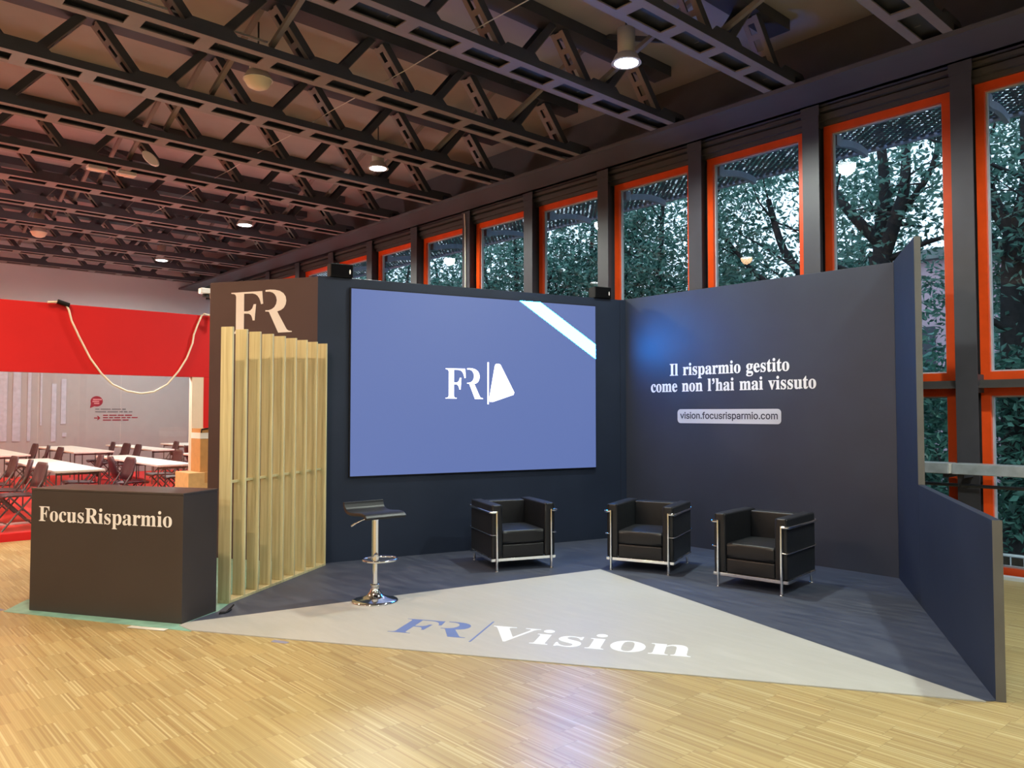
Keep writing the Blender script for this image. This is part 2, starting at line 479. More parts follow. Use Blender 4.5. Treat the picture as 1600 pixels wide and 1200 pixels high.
WIN0 = -2.734
for i, k in enumerate(range(-7, 13)):
    x0 = WIN0 - P * k; x1 = x0 + 1.365
    w = struct('window_%d' % (i + 1), frame_mb(x0, x1, 1.925, 4.93, YW, YW + .09, 0.085), M['frame_orange'])
    MB().box(x0 + .1, x1 - .1, YW + .055, YW + .063, 2.02, 4.83).build('upper_pane', M['glass'], w)
    frame_mb(x0, x1, 0.0, 1.855, YW, YW + .09, 0.085).build('lower_frame', M['frame_orange'], w)
    bead_mb(x0, x1, 1.925, 4.93, YW + .012, YW + .085, 0.085).build('upper_bead', M['bead'], w)
    bead_mb(x0, x1, 0.0, 1.855, YW + .012, YW + .085, 0.085).build('lower_bead', M['bead'], w)
    MB().box(x0 + .1, x1 - .1, YW + .055, YW + .063, 0.09, 1.77).build('lower_pane', M['glass'], w)

# steel posts in front of the gaps between the windows
post_mb = MB()
post_mb.box(-.10, .10, 0, .012, 0, 5.14).box(-.10, .10, .22, .232, 0, 5.14).box(-.03, .03, .012, .22, 0, 5.14)
post_mb.box(-.10, .10, .008, .225, 1.80, 1.98)
post_base = None
for k in range(-7, 13):
    if k == 0: lab = 'grey steel post between the first and second windows from the right'
    elif k < 0: lab = 'grey steel post further along the window wall, beyond the right edge of the stand'
    elif k < 12: lab = 'grey steel post between the %s and %s windows from the right' % (ORD[k], ORD[k + 1])
    else: lab = 'grey steel post at the far end of the window wall'
    if post_base is None:
        post_base = thing('steel_post', lab, 'post', (-2.806 - P * k, 8.60, 0), 0, 'posts along the window wall')
        post_mb.build('shaft', M['post'], post_base)
        MB().box(-.13, .13, -.012, 0, 0, .02).build('foot_plate', M['post'], post_base)
        MB().box(-.11, .11, -.006, 0, 5.02, 5.14).build('head_plate', M['post'], post_base)
    else:
        dup(post_base, (-2.806 - P * k, 8.60, 0), 0, lab)
# pale cable running down beside one post
t = MB().tube([(-10.77, 8.58, 3.0), (-10.77, 8.58, 4.0), (-10.772, 8.575, 4.85), (-10.79, 8.57, 5.1)], .011).build('conduit_pipe', M['cable_white'])
tag(t, 'thin white vertical pipe beside a grey window post above the screen', 'pipe')

# ------------------------------------------------------------------ roof trusses
def truss_parts(root):
    Y0, Y1 = YB, 7.97
    c = MB(); sd_ = MB(); h = 0.1835
    for s in (-1, 1):
        a, b = sorted((s * h, s * (h - .09)))
        c.box(a, b, Y0, Y1, 5.19, 5.204)
        a, b = sorted((s * (h + .002), s * (h - .012)))
        sd_.box(a, b, Y0, Y1, 5.192, 5.275)
    y = 2.82 + .64 * 8
    while y > Y0:
        if y < Y1 - .07: c.box(-h + .09, h - .09, y - .07, y + .07, 5.19, 5.204)
        y -= .64
    c.build('bottom_chord', M['steel_mid'], root)
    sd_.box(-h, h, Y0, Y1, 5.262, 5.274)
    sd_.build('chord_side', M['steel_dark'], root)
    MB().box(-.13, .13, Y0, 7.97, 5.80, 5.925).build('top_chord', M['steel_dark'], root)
    yb = 2.82 - 1.28 * 6
    while yb < 7.95:
        for s in (-1, 1):
            p0 = Vector((0, yb + s * .13, 5.29)); p1 = Vector((0, yb + s * .56, 5.81))
            if p1.y > 8.0 or p1.y < YB: continue
            d = MB(); n = (p1 - p0).normalized(); up = Vector((1, 0, 0)); w = n.cross(up).normalized()
            if w.z > 0: w = -w                                   # towards the underside
            for x in (-.085, .085):
                d.bar(p0 + Vector((x, 0, 0)), p1 + Vector((x, 0, 0)), .085, .012, up=(1, 0, 0))
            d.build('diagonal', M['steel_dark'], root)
            e = MB()
            for x in (-.064, .064):
                e.bar(p0 + Vector((x, 0, 0)) + w * .045, p1 + Vector((x, 0, 0)) + w * .045, .008, .055, up=(1, 0, 0))
            for f in (.10, .40, .68, .94):
                q = p0.lerp(p1, f) + w * .045
                e.bar(q - n * .03, q + n * .03, .009, .11, up=(1, 0, 0))
            e.build('batten_strip', M['steel_mid'], root)
        if yb > YB + .3:
            g = MB()
            for x in (-.185, .173):
                g.prism([(yb - .26, 5.27), (yb + .26, 5.27), (yb + .19, 5.335), (yb - .19, 5.335)], Matrix(((0, 0, 1, x), (1, 0, 0, 0), (0, 1, 0, 0), (0, 0, 0, 1))), .012)
            g.box(-.175, .175, yb - .2, yb + .2, 5.275, 5.29)
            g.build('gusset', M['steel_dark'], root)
        yb += 1.28
truss0 = thing('roof_truss', 'dark steel roof truss, the %s from the right, ladder-like lower chord' % ORD[0], 'roof truss', (-2.83, 0, 0), 0, 'roof trusses')
truss_parts(truss0)
for k in list(range(1, 13)):
    dup(truss0, (-2.83 - P * k, 0, 0), 0, 'dark steel roof truss, the %s from the right, ladder-like lower chord' % ORD[k])
for k in (-1, -2, -3):
    dup(truss0, (-2.83 - P * k, 0, 0), 0, 'dark steel roof truss beyond the right end of the stand')

# slanting braces from one truss to the next
br0 = None
for yy, nm in ((3.5, 'front'), (6.72, 'rear')):
    for k in range(0, 12):
        x = -2.83 - P * k
        lab = 'thin slanting steel brace, %s row, rising from the %s truss from the right' % (nm, ORD[k])
        if br0 is None:
            br0 = thing('truss_brace', lab, 'brace', (x, yy, 0), 0, 'slanting braces between the trusses')
            MB().bar((0, 0, 5.37), (1.55, 0, 5.93), .05, .05).build('angle_bar', M['steel_mid'], br0)
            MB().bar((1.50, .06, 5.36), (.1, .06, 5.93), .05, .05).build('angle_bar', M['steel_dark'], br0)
        else:
            dup(br0, (x, yy, 0), 0, lab)

# wire strung through the trusses
t = MB().tube([(-3.2 - i * .8, 4.87, 5.40 + .012 * sin(i * 2.1)) for i in range(25)], .006, 6).build('strung_wire', M['wire'])
tag(t, 'thin pale wire strung across the roof trusses', 'wire')

# ------------------------------------------------------------------ ceiling lamps
def lamp_parts(root, lit, col=LAMP_COOL, power=LAMP_W, cone=162, blend=0.35):
    MB().lathe([(.010, .64), (.010, .36)], 8).build('rod', M['steel_dark'], root)
    MB().lathe([(.085, .10), (.092, .13), (.095, .36), (.03, .38)], 24).build('housing', M['lamp_body'], root)
    MB().lathe([(.158, 0.0), (.150, .015), (.115, .085), (.085, .10)], 28).build('reflector_rim', M['lamp_body'], root)
    MB().lathe([(.0, -.012), (.10, -.008), (.145, .006)] if lit else [(.0, -.10), (.06, -.095), (.11, -.07), (.138, -.02), (.145, .006)], 28).build('diffuser', M['lamp_on'] if lit else M['lamp_off'], root)
    if lit:
        l = bpy.data.lights.new('lamp_light', 'SPOT')
        l.energy = power; l.color = col; l.spot_size = radians(cone); l.spot_blend = blend; l.shadow_soft_size = .13
        lo = bpy.data.objects.new('lamp_light', l); COL.objects.link(lo); lo.parent = root; lo.location = (0, 0, -.03)
lamp_pos = []
for iy, y in enumerate((6.33, 1.2, -3.9)):
    for ix, x in enumerate((7.6, 4.35, -0.45, -5.25, -10.05, -14.85, -19.65)):
        if ix == 0: continue
        lamp_pos.append((x, y))
seen = {(-5.25, 6.33): 'lit round ceiling lamp over the armchairs, the largest of the four seen',
        (-10.05, 6.33): 'lit round ceiling lamp, second largest of the four, in line above the screen',
        (-14.85, 6.33): 'lit round ceiling lamp, third in the line towards the far wall',
        (-19.65, 6.33): 'lit round ceiling lamp farthest off, close to the far wall'}
for x, y in lamp_pos:
    lab = seen.get((x, y), 'lit round ceiling lamp out of view, row at %.1f, place %.1f' % (y, x))
    if (x, y) not in seen: lab = 'lit round ceiling lamp hanging outside the picture'
    r = thing('ceiling_lamp', lab, 'lamp', (x, y, 5.26), 0, 'lit ceiling lamps' if (x, y) in seen else 'ceiling lamps outside the picture')
    warm = x < -3 and y < 3
    lamp_parts(r, True, (LAMP_AMBER if x < -7 else LAMP_WARM) if warm else LAMP_COOL, LAMP_W * (0.7 if x > 3 else 1.0) * (0.7 if x == -10.05 and y == 1.2 else 1.0), *((176, .5) if x < -19 else (162, .35)))
for x, y, lab in ((-8.1, 3.58, 'unlit cream ceiling lamp hanging between trusses, larger of the two unlit'),
                  (-17.95, 3.42, 'small unlit cream ceiling lamp far along the trusses')):
    lamp_parts(thing('ceiling_lamp', lab, 'lamp', (x, y, 5.20), 0, 'unlit ceiling lamps'), False)

# flood light and emergency boxes on the trusses
t = thing('flood_light', 'white oval floodlight tilted on a roof truss', 'floodlight', (-12.0, 3.70, 5.30))
mm = frame_matrix((0, 0, 0), (.50, .55, -.67), (.33, .46, .60))
b = MB(); n = 20
pl = [(.15 * cos(2 * pi * i / n), .07 * sin(2 * pi * i / n)) for i in range(n)]
b.prism(pl, mm, .06); b.build('head', M['white_paint'], t, bevel=.012)
MB().bar((0, 0, .0), (-.12, .06, .1), .02, .02).bar((-.12, .06, .1), (-.3, .06, .1), .02, .02).build('bracket', M['steel_dark'], t)
for (x, y, z, lab) in ((-12.5, 3.50, 5.16, 'white flat emergency light box under a roof truss beside the floodlight'),
                       (-12.5, 3.10, 5.16, 'small white box under a roof truss, beyond the emergency light')):
    t = thing('emergency_light', lab, 'emergency light', (x, y, z))
    MB().box(-.07, .07, -.13, .13, -.03, .03).build('case', M['white_paint'], t, bevel=.012)
    MB().box(-.05, .05, -.11, .11, -.038, -.028).build('lens', M['lamp_off'], t, bevel=.004)
    MB().box(-.01, .01, -.01, .01, .03, .10).build('stem', M['steel_dark'], t)
for ya, yb_, lab in ((2.1, 2.6, 'thin white tube along a roof truss, at the top edge of the picture'), (2.95, 3.5, 'thin white tube along a roof truss, just above the larger unlit lamp')):
    t = MB().tube([(-7.7, ya, 5.45), (-7.7, yb_, 5.45)], .014, 8).build('conduit_pipe', M['white_paint'])
    tag(t, lab, 'pipe', 'white tubes on a truss')
# small clip-on fittings and cable loop on the near trusses
t = MB().tube([(-4.30 + .02 * i, 3.44 + .03 * sin(i * .9), 5.17 - .05 * sin(i * pi / 8)) for i in range(9)], .006, 6).build('cable_loop', M['cable_white'])
tag(t, 'white loop of cable hanging from the third roof truss from the right', 'cable')

# ------------------------------------------------------------------ rails along the windows
for x0, x1, lab in ((-2.84, 3.6, 'flat silver steel rail along the windows, right of the joint'), (-4.9, -2.87, 'flat silver steel rail behind the tall dark side wall, left of the joint')):
    t = thing('guard_rail', lab, 'rail', (x0, 8.25, 0), 0, 'rails along the windows')
    MB().box(0, x1 - x0, 0, .21, 1.01, 1.112).build('plank', M['galv'], t, bevel=.006)
    b = MB()
    for q in (0.05, (x1 - x0) / 2, x1 - x0 - .05): b.box(q - .03, q + .03, .09, .36, .97, 1.01)
    b.build('bracket', M['post'], t)
    MB().tube([(0, .27, .885), (x1 - x0, .27, .885)], .017).build('lower_bar', M['steel_dark'], t)
t = MB().box(-2.868, -2.842, 8.262, 8.45, 1.015, 1.108).build('rail_joint', M['white_paint'])
tag(t, 'white joint piece between the two silver rails', 'joint')

# ------------------------------------------------------------------ outside
o = MB().box(-70, 40, 8.95, 90, -1.4, -1.2).build('ground', M['ground']); o['kind'] = 'structure'
aw = thing('awning', 'dark perforated metal awning outside along the window tops', 'awning', (0, 0, 0))
MB().box(XL, XR, 9.02, 10.2, 4.995, 5.005).build('perforated_sheet', M['awning'], aw)
MB().box(XL, XR, 10.17, 10.22, 4.97, 5.03).box(XL, XR, 8.95, 9.02, 4.97, 5.03).build('edge_bar', M['awning_arm'], aw)
arm = None
for k in range(-5, 13):
    x = WIN0 - P * k + .02
    if arm is None:
        b = MB(); pts = []
        for i in range(9):
            f = i / 8; pts.append((-.10 * f, 8.98 + 1.1 * f, 4.78 + .15 * sin(f * pi * .62)))
        for a_, b_ in zip(pts, pts[1:]): b.bar(a_, b_, .055, .085)
        b.box(-.06, .06, 8.95, 9.06, 4.74, 4.88)
        arm = b.build('arm', M['awning_arm'], aw); arm.location.x = x
    else:
        c = arm.copy(); COL.objects.link(c); c.parent = aw; c.location.x = x

def leaves(name, parent, clusters, n, size, mat, rnd, spread):
    vs = []; fs = []
    for _ in range(n):
        c = clusters[int(rnd.random() * len(clusters))]
        p = Vector((c[0] + rnd.gauss(0, spread), c[1] + rnd.gauss(0, spread), c[2] + rnd.gauss(0, spread * .75)))
        d = Vector((rnd.gauss(0, 1), rnd.gauss(0, 1), rnd.gauss(-.35, .6))).normalized()
        w = d.cross(Vector((rnd.gauss(0, 1), rnd.gauss(0, 1), rnd.gauss(0, 1)))).normalized()
        u = d.cross(w)
        L = size * rnd.uniform(.7, 1.3); W = L * .21
        i = len(vs)
        vs += [p - d * L * .5, p + w * W + u * W * .5, p + d * L * .5, p - w * W + u * W * .5]
        fs += [(i, i + 1, i + 2), (i, i + 2, i + 3)]
    me = bpy.data.meshes.new(name)
    me.from_pydata([tuple(q) for q in vs], [], fs); me.update()
    me.materials.append(mat)
    o = bpy.data.objects.new(name, me); COL.objects.link(o); o.parent = parent
    return o

def tree(label, x, y, limbs, cen, rad, n, size, mi, seed, group='trees outside the windows', nclus=46, spread=.34):
    rnd = random.Random(seed)
    t = thing('leafy_tree', label, 'tree', (x, y, -1.2), 0, group)
    b = MB()
    tips = []
    for pts, r0, r1 in limbs:
        pts = [Vector(p) + Vector((0, 0, 1.2)) for p in pts]
        # smooth the limb a little with extra points
        q = []
        for i in range(len(pts) - 1):
            for s in range(4):
                f = s / 4
                p0 = pts[max(i - 1, 0)]; p1 = pts[i]; p2 = pts[i + 1]; p3 = pts[min(i + 2, len(pts) - 1)]
                q.append(0.5 * ((2 * p1) + (p2 - p0) * f + (2 * p0 - 5 * p1 + 4 * p2 - p3) * f * f + (3 * p1 - p0 - 3 * p2 + p3) * f ** 3))
        q.append(pts[-1])
        m = len(q)
        b.tube(q, [r0 + (r1 - r0) * i / (m - 1) for i in range(m)], 9)
        tips.append(q[-1])
        # twigs
        for _ in range(7):
            i = int(rnd.uniform(.35, 1) * (m - 1)); p = q[i]
            e = p + Vector((rnd.gauss(0, .8), rnd.gauss(0, .7), rnd.gauss(.45, .5)))
            mid = p.lerp(e, .5) + Vector((rnd.gauss(0, .08), rnd.gauss(0, .08), .05))
            rr = max(.012, (r0 + (r1 - r0) * i / (m - 1)) * .35)
            b.tube([p, mid, e], [rr, rr * .7, .006], 5)
            tips.append(e)
    b.build('trunk', M['bark'], t)
    cl = []
    for k in range(nclus):
        a = rnd.uniform(0, 2 * pi); z = rnd.uniform(-1, 1); rr = rnd.uniform(.35, 1) ** .6
        s = math.sqrt(max(0, 1 - z * z))
        cl.append((cen[0] - x + rad[0] * rr * s * cos(a), cen[1] - y + rad[1] * rr * s * sin(a), cen[2] + 1.2 + rad[2] * rr * z))
    cl += [tuple(p) for p in tips]
    leaves('foliage', t, cl, n, size, M['leaf'][mi], rnd, spread)
    return t

def L3(x, y, *pp): return [(p[0] - x, p[1] - y, p[2]) for p in pp]
# the big forked tree behind the second window
x, y = -5.45, 13.0
tree('dark forked tree outside the second window from the right, trunk splitting in three', x, y, [
    (L3(x, y, (x, y, -1.2), (x + .03, y, 1.5), (x, y, 3.4), (x - .02, y, 4.15)), .21, .17),
    (L3(x, y, (x, y, 4.05), (x - .05, y + .1, 4.6), (x + .02, y + .1, 5.3), (x - .05, y, 6.6)), .15, .06),
    (L3(x, y, (x, y, 4.1), (x + .28, y - .1, 4.75), (x + .42, y - .1, 5.3), (x + .40, y, 6.7)), .13, .05),
    (L3(x, y, (x - .03, y, 4.35), (x - .45, y - .2, 4.95), (x - .85, y - .2, 5.6), (x - 1.2, y, 6.5)), .10, .04),
    (L3(x, y, (x + .3, y, 4.8), (x + .8, y - .1, 5.35), (x + 1.0, y - .1, 6.2)), .06, .025)],
    (-5.2, 14.6, 5.2), (2.0, 1.2, 2.4), 5200, .13, 2, 11, nclus=55)
x, y = -3.62, 13.2
tree('dark two-stemmed tree outside the first window from the right', x, y, [
    (L3(x, y, (x - .05, y, -1.2), (x - .06, y, 1.2), (x - .04, y, 3.2), (x, y, 4.3)), .19, .15),
    (L3(x, y, (x, y, 4.2), (x - .32, y, 4.9), (x - .38, y, 5.8), (x - .5, y, 7)), .12, .05),
    (L3(x, y, (x, y, 4.2), (x + .18, y, 5.0), (x + .2, y, 6.2), (x + .5, y, 7)), .12, .05),
    (L3(x, y, (x, y, 3.1), (x + .6, y - .2, 3.9), (x + 1.3, y - .2, 4.6)), .06, .025)],
    (-3.3, 14.5, 4.0), (1.8, 1.1, 3.4), 9500, .13, 0, 12, nclus=70)
x, y = -7.15, 13.4
tree('slim leaning tree between the second and third windows from the right', x, y, [
    (L3(x, y, (x + .5, y, -1.2), (x + .45, y, 1.5), (x + .32, y, 3.6), (x - .25, y, 4.6), (x - .55, y, 5.6)), .13, .05),
    (L3(x, y, (x + .32, y, 3.6), (x + .1, y, 4.9), (x + .2, y, 6.2)), .07, .03),
    (L3(x, y, (x + .3, y, 3.4), (x - .9, y, 4.3), (x - 1.9, y, 5.6)), .07, .03)],
    (-7.4, 14.6, 4.6), (1.9, 1.1, 2.8), 6200, .13, 2, 13, nclus=48)
specs = [(-9.6, 13.0, 0, 9200, 'bushy green tree outside the fourth window from the right'),
         (-11.9, 13.4, 1, 10400, 'dense dark green tree outside the fifth window from the right'),
         (-14.6, 13.0, 0, 10000, 'green tree with slanting stems outside the sixth window from the right'),
         (-17.4, 13.6, 1, 10000, 'dense dark tree outside the windows above the stage screen'),
         (-20.6, 13.4, 1, 9200, 'green tree outside the far windows near the black box on the wall'),
         (-24.2, 14.0, 0, 8400, 'green tree outside beyond the far end of the window wall'),
         (-28.5, 14.5, 1, 7200, 'distant green tree at the far end outside the hall'),
         (-0.9, 13.2, 1, 7200, 'dark tree outside beyond the right edge of the stand'),
         (2.4, 13.6, 0, 6400, 'green tree outside past the right edge of the picture')]
for i, (x, y, mi, n, lab) in enumerate(specs):
    rr = random.Random(40 + i); s = rr.choice((-1, 1))
    tree(lab, x, y, [
        (L3(x, y, (x, y, -1.2), (x + .05 * s, y, 1.0), (x - .05 * s, y, 2.8)), .17, .12),
        (L3(x, y, (x - .05 * s, y, 2.7), (x + .6 * s, y, 4.2), (x + 1.1 * s, y, 6.0)), .09, .03),
        (L3(x, y, (x - .05 * s, y, 2.7), (x - .3 * s, y, 4.4), (x - .2 * s, y, 6.4)), .09, .03),
        (L3(x, y, (x - .05 * s, y, 2.5), (x - .9 * s, y, 3.6), (x - 1.6 * s, y, 5.0)), .07, .025)],
        (x, y + .3, 4.0), (1.7, 1.2, 3.1), int(n * 1.35), .135, mi, 60 + i, nclus=75)
for i in range(9):
    x = 6 - i * 5.2; y = 21 + (i % 3) * 1.4
    tree('dark green tree in the row standing behind the others, %s from the right' % ORD[i], x, y, [
        (L3(x, y, (x, y, -1.2), (x, y, 3.0), (x + .3, y, 6.0)), .2, .08)],
        (x, y, 2.4 if i != 3 else 1.2), (3.0, 1.4, 3.6 if i != 3 else 2.4), 4200, .34, 1, 90 + i, 'row of trees behind the others', nclus=60, spread=.5)
for i, (x, y, lab) in enumerate(((-4.1, 12.4, 'low leafy shrub outside, behind the silver rail joint'), (-2.2, 12.6, 'low leafy shrub outside in the first window, above the zinc barrier'), (-6.0, 12.5, 'low leafy shrub outside hidden mostly by the tall dark side wall'))):
    rnd = random.Random(500 + i)
    t = thing('leafy_shrub', lab, 'shrub', (x, y, -1.2), 0, 'shrubs outside the windows')
    b = MB()
    for k in range(5): b.tube([(0, 0, 0), (rnd.gauss(0, .3), rnd.gauss(0, .2), 1.2), (rnd.gauss(0, .7), rnd.gauss(0, .3), 2.6)], [.04, .03, .01], 6)
    b.build('stems', M['bark'], t)
    cl = [(rnd.uniform(-1.1, 1.1), rnd.uniform(-.4, .4), rnd.uniform(1.1, 3.6)) for _ in range(40)]
    leaves('foliage', t, cl, 3600, .15, M['leaf'][1], rnd, .3)
def barrier(x, lab, first=[None]):
    if first[0]:
        return dup(first[0], (x, 11.0, -1.2), 0, lab)
    t = thing('crowd_barrier', lab, 'barrier', (x, 11.0, -1.2), 0, 'metal barriers outside')
    MB().tube([(0, 0, .15), (0, 0, 1.0), (.04, 0, 1.06), (1.96, 0, 1.06), (2, 0, 1.0), (2, 0, .15)], .02, 8).tube([(0, 0, .2), (2, 0, .2)], .016, 8).build('frame', M['barrier'], t)
    for i in range(13):
        q = .145 * (i + 1)
        MB().tube([(q, 0, .2), (q, 0, 1.05)], .009, 6).build('bar', M['barrier'], t)
    for q in (.3, 1.7):
        MB().box(q - .03, q + .03, -.25, .25, 0, .03).box(q - .015, q + .015, -.015, .015, .03, .21).build('foot', M['barrier'], t)
    first[0] = t
    return t
barrier(-4.3, 'zinc crowd barrier outside the lower part of the first window, behind the low side wall')
barrier(-2.25, 'zinc crowd barrier outside near the bottom right corner of the first window')
bd = thing('far_building', 'pale pink building glimpsed through the trees', 'building', (-9, 34, -1.2))
MB().box(-7, 4, 0, 6, 0, 9).build('walls', M['pink_render'], bd)
MB().box(-7.4, 4.4, -.4, 6.4, 9, 9.4).build('roof', M['ground'], bd)
for i in range(5):
    MB().box(-6.2 + i * 2, -5.2 + i * 2, -.05, .0, 4.5, 6.3).build('window', M['steel_dark'], bd)

